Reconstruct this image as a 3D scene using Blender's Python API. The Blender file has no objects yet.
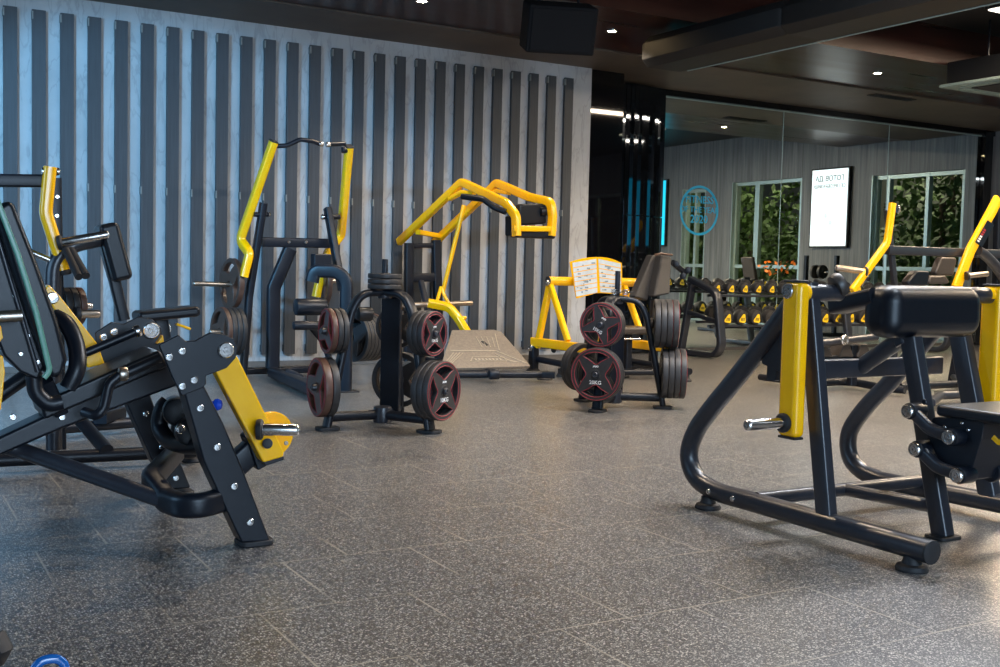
import bpy, bmesh, math, random
from mathutils import Vector, Matrix
random.seed(7)
C = bpy.context.scene.collection
PI = math.pi
V = Vector
# ------------------------------------------------------------------ camera
F = 1100.0; CX = 500.0; CY = 333.5; EYE = V((0, 0, 1.04))
def _hor(x): return 313 - 0.024 * (2400 - x)
_a = V((0, _hor(500) - CY, F)); _b = V((100, _hor(600) - CY, F))
_n = _a.cross(_b).normalized()
if _n.y < 0: _n = -_n
_up = -_n
_X = V((2400 - CX, 313 - CY, F)); _X = (_X - _up * _X.dot(_up)).normalized()
_Y = _up.cross(_X)
ROT = Matrix((_X, _Y, _up))            # camera (x right, y down, z fwd) -> world
def ray(px, py): return ROT @ V((px - CX, py - CY, F))
def PZ(px, py, z=0.0):
    d = ray(px, py); return EYE + d * ((z - EYE.z) / d.z)
def PY(px, py, y):
    d = ray(px, py); return EYE + d * (y / d.y)
def PX(px, py, x):
    d = ray(px, py); return EYE + d * (x / d.x)
cam_d = bpy.data.cameras.new('camera'); cam = bpy.data.objects.new('camera', cam_d); C.objects.link(cam)
cam_d.sensor_width = 36.0; cam_d.lens = 36.0 * F / 1000.0; cam_d.clip_end = 200
cx, cy, cz = ROT @ V((1, 0, 0)), ROT @ V((0, -1, 0)), ROT @ V((0, 0, -1))
m = Matrix((cx, cy, cz)).transposed().to_4x4(); m.translation = EYE
cam.matrix_world = m
bpy.context.scene.camera = cam
vs = bpy.context.scene.view_settings
vs.view_transform = 'Standard'; vs.look = 'None'; vs.gamma = 1; vs.use_curve_mapping = False; vs.exposure = 0.2
bpy.context.scene.cycles.max_bounces = 8
# ------------------------------------------------------------------ materials
MATS = {}
def mat(name, col, rough=0.5, metal=0.0, spec=0.5, coat=0.0, emit=None, es=0.0):
    m = bpy.data.materials.new(name); m.use_nodes = True
    b = m.node_tree.nodes['Principled BSDF']
    b.inputs['Base Color'].default_value = (*col, 1); b.inputs['Roughness'].default_value = rough
    b.inputs['Metallic'].default_value = metal; b.inputs['Specular IOR Level'].default_value = spec
    b.inputs['Coat Weight'].default_value = coat; b.inputs['Coat Roughness'].default_value = 0.15
    if emit: b.inputs['Emission Color'].default_value = (*emit, 1); b.inputs['Emission Strength'].default_value = es
    MATS[name] = m; return m
def nodes(m): return m.node_tree.nodes, m.node_tree.links, m.node_tree.nodes['Principled BSDF']
def noise_var(m, scale, amt, rough_amt=0.0, bump=0.0, stretch=(1, 1, 1)):
    N, L, b = nodes(m)
    tc = N.new('ShaderNodeTexCoord'); mp = N.new('ShaderNodeMapping'); mp.inputs['Scale'].default_value = stretch
    n = N.new('ShaderNodeTexNoise'); n.inputs['Scale'].default_value = scale; n.inputs['Detail'].default_value = 6
    L.new(tc.outputs['Object'], mp.inputs[0]); L.new(mp.outputs[0], n.inputs['Vector'])
    col = tuple(b.inputs['Base Color'].default_value)[:3]
    r = N.new('ShaderNodeValToRGB'); r.color_ramp.elements[0].position = .3; r.color_ramp.elements[1].position = .7
    r.color_ramp.elements[0].color = (*[c * (1 - amt) for c in col], 1); r.color_ramp.elements[1].color = (*[min(1, c * (1 + amt)) for c in col], 1)
    L.new(n.outputs['Fac'], r.inputs[0]); L.new(r.outputs[0], b.inputs['Base Color'])
    if rough_amt:
        mr = N.new('ShaderNodeMapRange'); br = b.inputs['Roughness'].default_value
        mr.inputs['To Min'].default_value = br - rough_amt; mr.inputs['To Max'].default_value = br + rough_amt
        L.new(n.outputs['Fac'], mr.inputs['Value']); L.new(mr.outputs[0], b.inputs['Roughness'])
    if bump:
        bp = N.new('ShaderNodeBump'); bp.inputs['Strength'].default_value = bump; bp.inputs['Distance'].default_value = .002
        L.new(n.outputs['Fac'], bp.inputs['Height']); L.new(bp.outputs[0], b.inputs['Normal'])
    return m
BLK = noise_var(mat('black_powder_coat', (.005, .007, .012), .38, 0, .35), 60, .1, .05, .05)
GRY = noise_var(mat('graphite_powder_coat', (.019, .021, .028), .32, .0, .55), 60, .1, .05, .05)
YEL = noise_var(mat('yellow_paint', (1.0, .49, .0), .26, 0, .5, .4), 20, .05, .03)
CHR = noise_var(mat('brushed_chrome', (.62, .6, .58), .22, 1), 90, .1, .06)
STL = noise_var(mat('worn_steel', (.42, .36, .3), .35, 1), 90, .15, .08)
RUB = noise_var(mat('plate_rubber', (.022, .021, .022), .48, 0, .45), 40, .2, .08, .1)
BRZ = noise_var(mat('dusty_brown_rubber', (.075, .036, .024), .42, 0, .5), 30, .25, .08, .1)
RED = noise_var(mat('red_trim', (.32, .02, .03), .5), 30, .1)
RBR = noise_var(mat('black_foot_rubber', (.012, .012, .014), .6), 50, .2)
VIN = noise_var(mat('black_vinyl', (.004, .006, .010), .36, 0, .35), 160, .15, .06, .25)
VBR = noise_var(mat('brown_black_vinyl', (.04, .032, .027), .42, 0, .5), 120, .2, .06, .25)
GRN = noise_var(mat('green_lit_piping', (.1, .27, .2), .3), 60, .1)  # green light caught by the pad edge, put into the piping colour
WHT = noise_var(mat('white_print', (.75, .75, .75), .5), 60, .05)
BLU = noise_var(mat('blue_knob_plastic', (.01, .06, .5), .25), 60, .05)
TAN = noise_var(mat('tan_tread_plate', (.21, .17, .13), .45, .1, .5), 50, .2, .08, .15)
TLN = noise_var(mat('tan_tread_ribs', (.36, .30, .22), .45, .1, .5), 50, .1, .05)
GLB = noise_var(mat('black_gloss_panel', (.003, .003, .004), .03, 0, .6), 5, .1)
GLS = noise_var(mat('black_mirror_strip', (.05, .06, .075), .03, .95, .6), 5, .1)
ORG = noise_var(mat('orange_petals', (.9, .2, .01), .5), 40, .2)
LEAF = noise_var(mat('dark_leaves', (.05, .09, .02), .55), 2.5, .6)
BRK = noise_var(mat('bark', (.06, .04, .03), .8), 20, .3, 0, .4)
DKC = noise_var(mat('dark_ceiling_paint', (.003, .0035, .005), .55), 3, .3)
DUC = noise_var(mat('dark_duct_fabric', (.003, .003, .003), .6), 8, .3)
EMB = noise_var(mat('yellow_emblem', (1.0, .64, .02), .4), 30, .05)
SPKM = noise_var(mat('speaker_black', (.003, .003, .004), .8, 0, .2), 30, .1)
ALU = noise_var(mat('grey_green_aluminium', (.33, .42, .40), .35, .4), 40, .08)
SKR = noise_var(mat('skirting_grey', (.11, .1, .09), .6), 20, .1)
def wood_mat(name, c1, c2, rough=.5, sc=1.0, coat=0):
    m = mat(name, c1, rough, 0, .5, coat); N, L, b = nodes(m)
    tc = N.new('ShaderNodeTexCoord'); mp = N.new('ShaderNodeMapping'); mp.inputs['Scale'].default_value = (14 * sc, 14 * sc, .5 * sc)
    n = N.new('ShaderNodeTexNoise'); n.inputs['Scale'].default_value = 1.5; n.inputs['Detail'].default_value = 8; n.inputs['Roughness'].default_value = .65
    r = N.new('ShaderNodeValToRGB'); r.color_ramp.elements[0].position = .32; r.color_ramp.elements[1].position = .68
    r.color_ramp.elements[0].color = (*c1, 1); r.color_ramp.elements[1].color = (*c2, 1)
    L.new(tc.outputs['Object'], mp.inputs[0]); L.new(mp.outputs[0], n.inputs['Vector']); L.new(n.outputs['Fac'], r.inputs[0]); L.new(r.outputs[0], b.inputs['Base Color'])
    return m
WOOD = wood_mat('grey_wood_panel', (.075, .083, .09), (.20, .21, .22), .5)
SLAT = wood_mat('charcoal_slat_veneer', (.022, .026, .031), (.044, .050, .057), .5, 3)
SOFW = mat('mahogany_soffit', (.025, .007, .005), .30, 0, .3, 0)
noise_var(SOFW, 2.0, .5, .08, 0, (.3, 3, 3))
def concrete(name, c1, c2, veins=True, rough=.55):
    m = mat(name, c1, rough); N, L, b = nodes(m)
    tc = N.new('ShaderNodeTexCoord')
    n = N.new('ShaderNodeTexNoise'); n.inputs['Scale'].default_value = 1.6; n.inputs['Detail'].default_value = 9; n.inputs['Roughness'].default_value = .65
    r = N.new('ShaderNodeValToRGB'); r.color_ramp.elements[0].position = .3; r.color_ramp.elements[1].position = .7
    r.color_ramp.elements[0].color = (*c1, 1); r.color_ramp.elements[1].color = (*c2, 1)
    L.new(tc.outputs['Object'], n.inputs['Vector']); L.new(n.outputs['Fac'], r.inputs[0])
    out = r.outputs[0]
    if veins:
        mp = N.new('ShaderNodeMapping'); mp.inputs['Rotation'].default_value = (0, .7, 0); mp.inputs['Scale'].default_value = (3.2, 3, .9)
        n2 = N.new('ShaderNodeTexNoise'); n2.inputs['Scale'].default_value = 2.2; n2.inputs['Detail'].default_value = 7; n2.inputs['Distortion'].default_value = .6
        L.new(tc.outputs['Object'], mp.inputs[0]); L.new(mp.outputs[0], n2.inputs['Vector'])
        r2 = N.new('ShaderNodeValToRGB'); e = r2.color_ramp.elements
        e[0].position = .47; e[0].color = (1, 1, 1, 1); e[1].position = .53; e[1].color = (1, 1, 1, 1)
        x = e.new(.5); x.color = (.78, .78, .78, 1)
        L.new(n2.outputs['Fac'], r2.inputs[0])
        mx = N.new('ShaderNodeMix'); mx.data_type = 'RGBA'; mx.blend_type = 'MULTIPLY'; mx.inputs[0].default_value = 1
        L.new(out, mx.inputs[6]); L.new(r2.outputs[0], mx.inputs[7]); out = mx.outputs[2]
    L.new(out, b.inputs['Base Color']); return m
WALL = concrete('pale_concrete_panel', (.33, .33, .33), (.45, .45, .45))
SOFC = concrete('brown_concrete_soffit', (.045, .034, .026), (.09, .07, .052), False)
ROOMW = concrete('dark_room_plaster', (.10, .10, .10), (.14, .14, .14), False)
def floor_mat():
    m = mat('speckled_rubber_tile', (.03, .03, .032), .42, 0, 1.0); N, L, b = nodes(m)
    tc = N.new('ShaderNodeTexCoord')
    def vor(scale, thr, seed):
        mp = N.new('ShaderNodeMapping'); mp.inputs['Location'].default_value = (seed, seed * .7, 0)
        mp.inputs['Scale'].default_value = (scale, scale, scale)
        v = N.new('ShaderNodeTexVoronoi'); v.voronoi_dimensions = '2D'; v.inputs['Scale'].default_value = 1.0
        L.new(tc.outputs['Object'], mp.inputs[0]); L.new(mp.outputs[0], v.inputs['Vector'])
        sp = N.new('ShaderNodeSeparateColor'); L.new(v.outputs['Color'], sp.inputs[0])
        gt = N.new('ShaderNodeMath'); gt.operation = 'GREATER_THAN'; gt.inputs[1].default_value = thr; L.new(sp.outputs[0], gt.inputs[0])
        lt = N.new('ShaderNodeMath'); lt.operation = 'LESS_THAN'; lt.inputs[1].default_value = .36; L.new(v.outputs['Distance'], lt.inputs[0])
        mu = N.new('ShaderNodeMath'); mu.operation = 'MULTIPLY'; L.new(gt.outputs[0], mu.inputs[0]); L.new(lt.outputs[0], mu.inputs[1])
        return mu.outputs[0], sp.outputs[1]
    s1, c1 = vor(125, .60, 3.1); s2, c2 = vor(230, .62, 9.7)
    mxs = N.new('ShaderNodeMath'); mxs.operation = 'MAXIMUM'; L.new(s1, mxs.inputs[0]); L.new(s2, mxs.inputs[1])
    spc = N.new('ShaderNodeValToRGB'); spc.color_ramp.elements[0].color = (.15, .14, .13, 1); spc.color_ramp.elements[1].color = (.66, .61, .54, 1)
    L.new(c1, spc.inputs[0])
    base = N.new('ShaderNodeTexNoise'); base.inputs['Scale'].default_value = 1.3; base.inputs['Detail'].default_value = 5
    L.new(tc.outputs['Object'], base.inputs['Vector'])
    br = N.new('ShaderNodeValToRGB'); br.color_ramp.elements[0].position = .35; br.color_ramp.elements[1].position = .7
    br.color_ramp.elements[0].color = (.019, .020, .023, 1); br.color_ramp.elements[1].color = (.032, .032, .035, 1)
    L.new(base.outputs['Fac'], br.inputs[0])
    mix = N.new('ShaderNodeMix'); mix.data_type = 'RGBA'; L.new(mxs.outputs[0], mix.inputs[0]); L.new(br.outputs[0], mix.inputs[6]); L.new(spc.outputs[0], mix.inputs[7])
    bk = N.new('ShaderNodeTexBrick'); mp = N.new('ShaderNodeMapping'); mp.inputs['Location'].default_value = (-1.25, -2.605 + .51 * 20, 0)
    L.new(tc.outputs['Object'], mp.inputs[0]); L.new(mp.outputs[0], bk.inputs['Vector'])
    bk.inputs['Scale'].default_value = 1; bk.inputs['Brick Width'].default_value = .487; bk.inputs['Row Height'].default_value = .51
    bk.inputs['Mortar Size'].default_value = .0034; bk.inputs['Mortar Smooth'].default_value = 0; bk.offset = .5
    nb = N.new('ShaderNodeTexNoise'); nb.inputs['Scale'].default_value = 2.1; L.new(tc.outputs['Object'], nb.inputs['Vector'])
    nr = N.new('ShaderNodeMapRange'); nr.inputs[1].default_value = .42; nr.inputs[2].default_value = .6; nr.inputs[3].default_value = .25; nr.inputs[4].default_value = .9; L.new(nb.outputs['Fac'], nr.inputs[0])
    mf = N.new('ShaderNodeMath'); mf.operation = 'MULTIPLY'; L.new(bk.outputs['Fac'], mf.inputs[0]); L.new(nr.outputs[0], mf.inputs[1])
    mix2 = N.new('ShaderNodeMix'); mix2.data_type = 'RGBA'; L.new(mf.outputs[0], mix2.inputs[0]); L.new(mix.outputs[2], mix2.inputs[6]); mix2.inputs[7].default_value = (.42, .36, .28, 1)
    L.new(mix2.outputs[2], b.inputs['Base Color'])
    rr = N.new('ShaderNodeMapRange'); rr.inputs[3].default_value = .25; rr.inputs[4].default_value = .36; L.new(base.outputs['Fac'], rr.inputs[0]); L.new(rr.outputs[0], b.inputs['Roughness'])
    bp = N.new('ShaderNodeBump'); bp.inputs['Strength'].default_value = .12; bp.inputs['Distance'].default_value = .001
    L.new(mxs.outputs[0], bp.inputs['Height']); L.new(bp.outputs[0], b.inputs['Normal'])
    return m
FLOOR = floor_mat(); _fb = nodes(FLOOR)[2]; _fb.inputs['Coat Weight'].default_value = .35; _fb.inputs['Coat Roughness'].default_value = .34
# ------------------------------------------------------------------ object helpers
def settag(o, label=None, cat=None, group=None, kind=None):
    if label: o['label'] = label
    if cat: o['category'] = cat
    if group: o['group'] = group
    if kind: o['kind'] = kind
    return o
def thing(name, label, cat, loc, group=None):
    o = bpy.data.objects.new(name, None); C.objects.link(o); o.empty_display_size = .1
    o.location = V(loc); return settag(o, label, cat, group)
def org(p):
    q = V((0, 0, 0))
    while p is not None: q += p.location; p = p.parent
    return q
class MB:
    def __init__(s): s.v = []; s.f = []
    def add(s, v, f):
        n = len(s.v); s.v += [V(a) for a in v]; s.f += [tuple(i + n for i in q) for q in f]; return s
    def build(s, name, m, parent=None, bevel=0, seg=2, label=None, angle=35, loc=None):
        me = bpy.data.meshes.new(name)
        o0 = org(parent) if loc is None else V(loc)
        me.from_pydata([tuple(a - o0) for a in s.v], [], s.f); me.materials.append(m)
        bm = bmesh.new(); bm.from_mesh(me); bmesh.ops.recalc_face_normals(bm, faces=bm.faces); bm.to_mesh(me); bm.free()
        for p in me.polygons: p.use_smooth = True
        me.set_sharp_from_angle(angle=math.radians(angle))
        o = bpy.data.objects.new(name, me); C.objects.link(o)
        if parent is not None: o.parent = parent
        elif loc is not None: o.location = V(loc)
        if bevel:
            b = o.modifiers.new('bevel', 'BEVEL'); b.width = bevel; b.segments = seg; b.limit_method = 'ANGLE'; b.angle_limit = math.radians(32)
            b.harden_normals = True
        if label: o['label'] = label
        return o
def basis(d, up=V((0, 0, 1))):
    d = d.normalized()
    if abs(d.dot(up)) > .97: up = V((0, 1, 0)) if abs(d.y) < .9 else V((1, 0, 0))
    a = up.cross(d).normalized(); return a, d.cross(a).normalized(), d
def s_round(r, n=14): return [(r * math.cos(2 * PI * i / n), r * math.sin(2 * PI * i / n)) for i in range(n)]
def s_rect(w, h, rad=None, seg=3):
    rad = min(w, h) * .18 if rad is None else min(rad, min(w, h) * .499); pts = []
    for sx, sy, a0 in ((1, 1, 0), (-1, 1, 90), (-1, -1, 180), (1, -1, 270)):
        for i in range(seg + 1):
            a = math.radians(a0 + 90 * i / seg); pts.append((sx * (w / 2 - rad) + rad * math.cos(a), sy * (h / 2 - rad) + rad * math.sin(a)))
    return pts
def fillet(pts, r, seg=6, closed=False):
    pts = [V(p) for p in pts]; out = []; n = len(pts)
    rs = r if isinstance(r, (list, tuple)) else [r] * n
    for i, p in enumerate(pts):
        if not closed and (i == 0 or i == n - 1): out.append(p); continue
        a = pts[(i - 1) % n] - p; b = pts[(i + 1) % n] - p; la, lb = a.length, b.length; a.normalize(); b.normalize()
        th = a.angle(b)
        if th > PI - .03 or rs[i] <= 0: out.append(p); continue
        t = min(rs[i] / math.tan(th / 2), la * .48, lb * .48); rr = t * math.tan(th / 2)
        c = p + (a + b).normalized() * (rr / math.sin(th / 2)); s0 = p + a * t - c; s1 = p + b * t - c
        ang = s0.angle(s1)
        for k in range(seg + 1):
            u = k / seg; out.append(c + (s0 * math.sin((1 - u) * ang) + s1 * math.sin(u * ang)) / math.sin(ang))
    return out
def sweep(mb, pts, sec, n=None, closed=False, cap=True):
    """n: fixed side axis: section x runs along n, section y across"""
    pts = [V(p) for p in pts]; N = len(pts); T = []
    for i in range(N):
        a = pts[(i - 1) % N] if (closed or i) else pts[i]; b = pts[(i + 1) % N] if (closed or i < N - 1) else pts[i]
        d1 = (pts[i] - a); d2 = (b - pts[i]); d1 = d1.normalized() if d1.length > 1e-7 else V((0, 0, 0)); d2 = d2.normalized() if d2.length > 1e-7 else V((0, 0, 0))
        T.append((d1 + d2).normalized())
    if n is None:
        nn = V((0, 0, 0))
        for i in range(1, N - 1): nn += (pts[i] - pts[i - 1]).cross(pts[i + 1] - pts[i])
        if nn.length < 1e-5:
            nn = V((0, 0, 1)) if abs(T[0].z) < .9 else V((0, 1, 0))
        n = nn
    n = V(n).normalized(); vs_ = []; k = len(sec)
    for i in range(N):
        s = (n - T[i] * n.dot(T[i]))
        if s.length < 1e-4: s = basis(T[i])[0]
        s.normalize(); u = T[i].cross(s)
        for a, b in sec: vs_.append(pts[i] + s * a + u * b)
    fs = []
    for i in range(N if closed else N - 1):
        j = (i + 1) % N
        for q in range(k): fs.append((i * k + q, i * k + (q + 1) % k, j * k + (q + 1) % k, j * k + q))
    if cap and not closed: fs.append(tuple(range(k))[::-1]); fs.append(tuple((N - 1) * k + q for q in range(k)))
    return mb.add(vs_, fs)
def lathe(mb, o, d, prof, n=24):
    a, b, d = basis(V(d)); vs_ = []; fs = []; o = V(o); k = len(prof)
    for (r, h) in prof:
        for i in range(n):
            t = 2 * PI * i / n; vs_.append(o + d * h + (a * math.cos(t) + b * math.sin(t)) * max(r, 1e-5))
    for j in range(k - 1):
        for i in range(n): fs.append((j * n + i, j * n + (i + 1) % n, (j + 1) * n + (i + 1) % n, (j + 1) * n + i))
    fs.append(tuple(range(n))[::-1]); fs.append(tuple((k - 1) * n + i for i in range(n)))
    return mb.add(vs_, fs)
def boxm(mb, c, size, ax=None):
    ax = ax or (V((1, 0, 0)), V((0, 1, 0)), V((0, 0, 1))); c = V(c); vs_ = []
    for z in (-1, 1):
        for x, y in ((-1, -1), (1, -1), (1, 1), (-1, 1)): vs_.append(c + ax[0] * (x * size[0] / 2) + ax[1] * (y * size[1] / 2) + ax[2] * (z * size[2] / 2))
    return mb.add(vs_, [(3, 2, 1, 0), (4, 5, 6, 7), (0, 1, 5, 4), (1, 2, 6, 5), (2, 3, 7, 6), (3, 0, 4, 7)])
def prismm(mb, pts, t):
    pts = [V(p) for p in pts]; n = len(pts); t = V(t)
    return mb.add(pts + [p + t for p in pts], [tuple(range(n)), tuple(range(2 * n - 1, n - 1, -1))] + [(i, (i + 1) % n, (i + 1) % n + n, i + n) for i in range(n)])
# one-line parts
def tube(name, pts, sec, m, parent, r=.06, n=None, label=None, seg=6, closed=False):
    if isinstance(sec, (int, float)): sec = s_round(sec)
    mb = MB(); sweep(mb, fillet(pts, r, seg, closed) if len(pts) > 2 else pts, sec, n, closed); return mb.build(name, m, parent, label=label)
def cyl(name, p0, p1, r, m, parent, ch=None, label=None, n=20, r2=None):
    p0, p1 = V(p0), V(p1); L = (p1 - p0).length; ch = min(r * .18, L * .3) if ch is None else ch; r2 = r if r2 is None else r2
    mb = MB(); lathe(mb, p0, p1 - p0, [(r - ch, 0), (r - ch * .3, ch * .3), (r, ch), (r2, L - ch), (r2 - ch * .3, L - ch * .3), (r2 - ch, L)], n); return mb.build(name, m, parent, label=label)
def box(name, c, size, m, parent=None, ax=None, bevel=.004, seg=2, label=None, loc=None):
    return boxm(MB(), c, size, ax).build(name, m, parent, bevel=bevel, seg=seg, label=label, loc=loc)
def plate(name, pts, t, m, parent, bevel=.003, r=0, label=None, rseg=5):
    if r: pts = fillet(pts, r, rseg, True)
    return prismm(MB(), pts, t).build(name, m, parent, bevel=bevel, label=label)
def pad(name, c, size, ax, m, parent, rad=.03, label=None):
    return boxm(MB(), c, size, ax).build(name, m, parent, bevel=rad, seg=5, label=label, angle=60)
def bolt(p, d, r, parent, name='bolt', m=None):
    mb = MB(); lathe(mb, p, d, [(r, 0), (r, r * .35), (r * .8, r * .6), (r * .45, r * .62), (r * .4, r * .4), (.0, r * .4)], 14); return mb.build(name, m or CHR, parent)
def ringcap(p, d, r, parent, name='pivot_cap'):
    mb = MB(); lathe(mb, p, d, [(r, 0), (r, r * .35), (r * .88, r * .5), (r * .74, r * .5), (r * .7, r * .36), (r * .42, r * .36), (r * .38, r * .52), (r * .16, r * .52), (r * .12, r * .4), (0, r * .4)], 24); return mb.build(name, CHR, parent)
def foot(p, parent, r=.045, h=.05, sh=.022):
    p = V(p); q = V((p.x, p.y, 0)); mb = MB()
    lathe(mb, q, V((0, 0, 1)), [(r * 1.02, 0), (r * 1.05, .008), (r * .95, .02), (sh * 1.2, .026), (sh, h), (sh, max(h + .005, p.z))], 20)
    return mb.build('foot', RBR, parent)
def peg(p0, d, L, parent, r=.024, m=None, collar=True, name='weight_peg'):
    d = V(d).normalized(); p0 = V(p0); mb = MB()
    lathe(mb, p0, d, [(r, 0), (r, L - .012), (r * .9, L - .004), (r * .7, L), (r * .35, L), (r * .3, L - .004), (0, L - .004)], 20)
    o = mb.build(name, m or CHR, parent)
    if collar:
        c = MB(); lathe(c, p0, d, [(r * 1.6, -.002), (r * 1.75, .006), (r * 1.75, .016), (r * 1.4, .022), (r * 1.02, .022)], 20); c.build('collar', RBR, o)
    return o
def text_obj(name, s, size, m, parent, o, right, up, ext=.0008, align='CENTER', loc=None):
    cu = bpy.data.curves.new(name, 'FONT'); cu.body = s; cu.size = size; cu.align_x = align; cu.align_y = 'CENTER'; cu.extrude = ext; cu.resolution_u = 2; cu.offset = size * .012
    t = bpy.data.objects.new(name + '_tmp', cu); C.objects.link(t)
    bpy.context.view_layer.update()
    me = bpy.data.meshes.new_from_object(t.evaluated_get(bpy.context.evaluated_depsgraph_get())); bpy.data.objects.remove(t)
    right = V(right).normalized(); up = V(up).normalized(); nn = right.cross(up); M = Matrix((right, up, nn)).transposed().to_4x4()
    M.translation = V(o) - org(parent); me.transform(M); me.materials.clear(); me.materials.append(m)
    ob = bpy.data.objects.new(name, me); C.objects.link(ob)
    if parent is not None: ob.parent = parent
    return ob
def copytree(o, parent=None):
    c = o.copy(); C.objects.link(c); c.parent = parent
    for ch in list(o.children): copytree(ch, c)
    return c
def struct(o): o['kind'] = 'structure'; return o
# ------------------------------------------------------------------ the room
YW, YM, XR, ZC = 10.60, 11.25, 15.40, 3.35       # slat wall, mirror plane, right wall, low soffit
XL, YB, ZT = -3.6, -4.6, 3.78
def MR(px, py):                                   # a point on the right-hand wall, as seen in the mirror
    q = PX(px, py, XR); return V((XR, 2 * YM - q.y, q.z))
struct(box('floor', (( XL + XR) / 2, (YB + YM) / 2, -.05), (XR - XL + .4, YM - YB + .4, .1), FLOOR, None, bevel=0, loc=(0, 0, 0)))
XE = PY(592, 70, YW).x
struct(box('wall_back', ((XL + XE) / 2, YW + .1, ZT / 2), (XE - XL, .2, ZT), WALL, None, bevel=0, loc=(0, 0, 0)))
struct(box('wall_mirror_side', ((XE + XR) / 2, YM + .14, ZT / 2), (XR - XE + .4, .2, ZT), GLB, None, bevel=0, loc=(0, 0, 0)))
struct(box('wall_left', (XL - .1, (YB + YM) / 2, ZT / 2), (.2, YM - YB + .4, ZT), ROOMW, None, bevel=0, loc=(0, 0, 0)))
struct(box('wall_behind', ((XL + XR) / 2, YB - .1, ZT / 2), (XR - XL + .4, .2, ZT), ROOMW, None, bevel=0, loc=(0, 0, 0)))
struct(box('ceiling', ((XL + XR) / 2, (YB + YM) / 2, ZT + .05), (XR - XL + .4, YM - YB + .6, .1), DKC, None, bevel=0, loc=(0, 0, 0)))
struct(box('trim_1', ((XL + XR) / 2, (9.69 + YM + .04) / 2, (ZC + ZT) / 2), (XR - XL, YM + .04 - 9.69, ZT - ZC), SOFC, None, bevel=0, loc=(0, 0, 0)))
struct(box('trim_2', ((XL + XR) / 2, (8.15 + 9.69) / 2, (ZC + .02 + ZT) / 2), (XR - XL, 9.69 - 8.15, ZT - ZC - .02), SOFW, None, bevel=0, loc=(0, 0, 0)))
struct(box('baseboard_back', ((XL + XE) / 2, YW - .006, .028), (XE - XL, .014, .055), SKR, None, bevel=.002, loc=(0, 0, 0)))
# slats
YS = YW - .055
x0 = PY(3, 5, YS).x; pitch = (PY(565.5, 78, YS).x - x0) / 25
zt = PY(290, 42, YS).z; zb = PY(296, 354, YS).z
CLP = noise_var(mat('dull_zinc_clip', (.22, .23, .22), .5, .6), 30, .1)
def make_slat(k):
    x = x0 + k * pitch
    t = thing('wall_slat', 'tall charcoal wooden slat', 'wall slat', (x, YW, zb), 'vertical charcoal slats on the concrete wall')
    return t
first = make_slat(0)
X_, Z_ = first.location.x, zb
box('slat_board', (X_ + .057, YW - .0375, (zt + zb) / 2), (.113, .035, zt - zb), SLAT, first, bevel=.0015)
for i, z in enumerate((zt - .05, PY(100, 188, YS).z, zb + .06)):
    box('mounting_clip', (X_ + .004, YW - .030, z), (.012, .058, .07), CLP if i < 2 else SLAT, first, bevel=.001)
nth = ['leftmost', 'second', 'third', 'fourth', 'fifth', 'sixth', 'seventh', 'eighth', 'ninth', 'tenth', 'eleventh', 'twelfth', 'thirteenth']
for k in range(26):
    s = first if k == 0 else copytree(first)
    if k: s.location.x = x0 + k * pitch
    if k < 13: s['label'] = 'charcoal wall slat, ' + (nth[k] + ' of the row' if k == 0 else nth[k] + ' from the left end of the row')
    else: s['label'] = 'charcoal wall slat, ' + ('rightmost of the row' if k == 25 else nth[25 - k] + ' from the right end of the row by the black column')
# black glossy column between slat wall and mirror
XM0 = PY(664.5, 97, YM).x; XM1 = PY(982, 136, YM).x; ZM = PY(664.5, 97, YM).z; ZM1 = PY(982, 136, YM).z
ZM = (ZM + ZM1) / 2
xa = PY(598, 150, YW).x; xb = PY(622, 150, YW).x
col = struct(box('trim_3', ((XE + xb) / 2 + .01, YW + .16, ZC / 2), (xb - XE + .03, .26, ZC), GLB, None, bevel=.003, loc=(XE, YW, 0)))
# curved pillar of narrow mirror strips
pil = thing('mirror_strip_pillar', 'black pillar clad in narrow glossy mirror strips', 'pillar', (8.2, YW + .3, 0))
xs0 = xb + .03; xs1 = XM0 - .015; ns = 18
boxm_ = box('core', ((xs0 + xs1) / 2, YM + .005, ZC / 2), (xs1 - xs0, .05, ZC - .01), GLB, pil, bevel=0)
for i in range(ns):
    u = (i + .5) / ns; x = xs0 + (xs1 - xs0) * u
    y = YM - .04 - .16 * math.sin(PI * min(1, u))
    a = random.uniform(-.2, .2) ; w = (xs1 - xs0) / ns * .93
    ax = (V((math.cos(a), math.sin(a), 0)), V((-math.sin(a), math.cos(a), 0)), V((0, 0, 1)))
    for z0_, z1_ in ((.02, 1.72), (1.73, ZC - .02)):
        box('mirror_strip', (x, y, (z0_ + z1_) / 2), (w, .012, z1_ - z0_), GLS, pil, ax, bevel=.002)
# the wall mirror, three panes in a black frame
MIRM = mat('silvered_mirror', (.80, .88, .86), .012, 1.0)
mir = thing('wall_mirror', 'large wall mirror reflecting the windows and screens', 'mirror', ((XM0 + XM1) / 2, YM, 0))
seams = [XM0, PY(783, 150, YM).x, PY(889, 150, YM).x, XM1]
for a_, b_ in zip(seams[:-1], seams[1:]):
    box('mirror_pane', ((a_ + b_) / 2, YM + .02, (ZM + .04) / 2), (b_ - a_ - .006, .02, ZM - .04), MIRM, mir, bevel=.0015, seg=1)
for s_ in seams[:3]:
    box('seam_strip', (s_, YM + .012, (ZM + .04) / 2), (.008, .012, ZM - .04), ALU, mir, bevel=0)
box('top_trim', ((XM0 + XM1) / 2, YM + .008, ZM + .004), (XM1 - XM0, .02, .012), ALU, mir, bevel=0)
box('bottom_trim', ((XM0 + XM1) / 2, YM + .005, .02), (XM1 - XM0, .03, .04), SKR, mir, bevel=0)
struct(box('trim_4', ((xb + XR) / 2, YM - .01, (ZM + .012 + ZC) / 2), (XR - xb, .07, ZC - ZM - .012), GLB, None, bevel=0, loc=(XM0, YM, ZM)))
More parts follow.
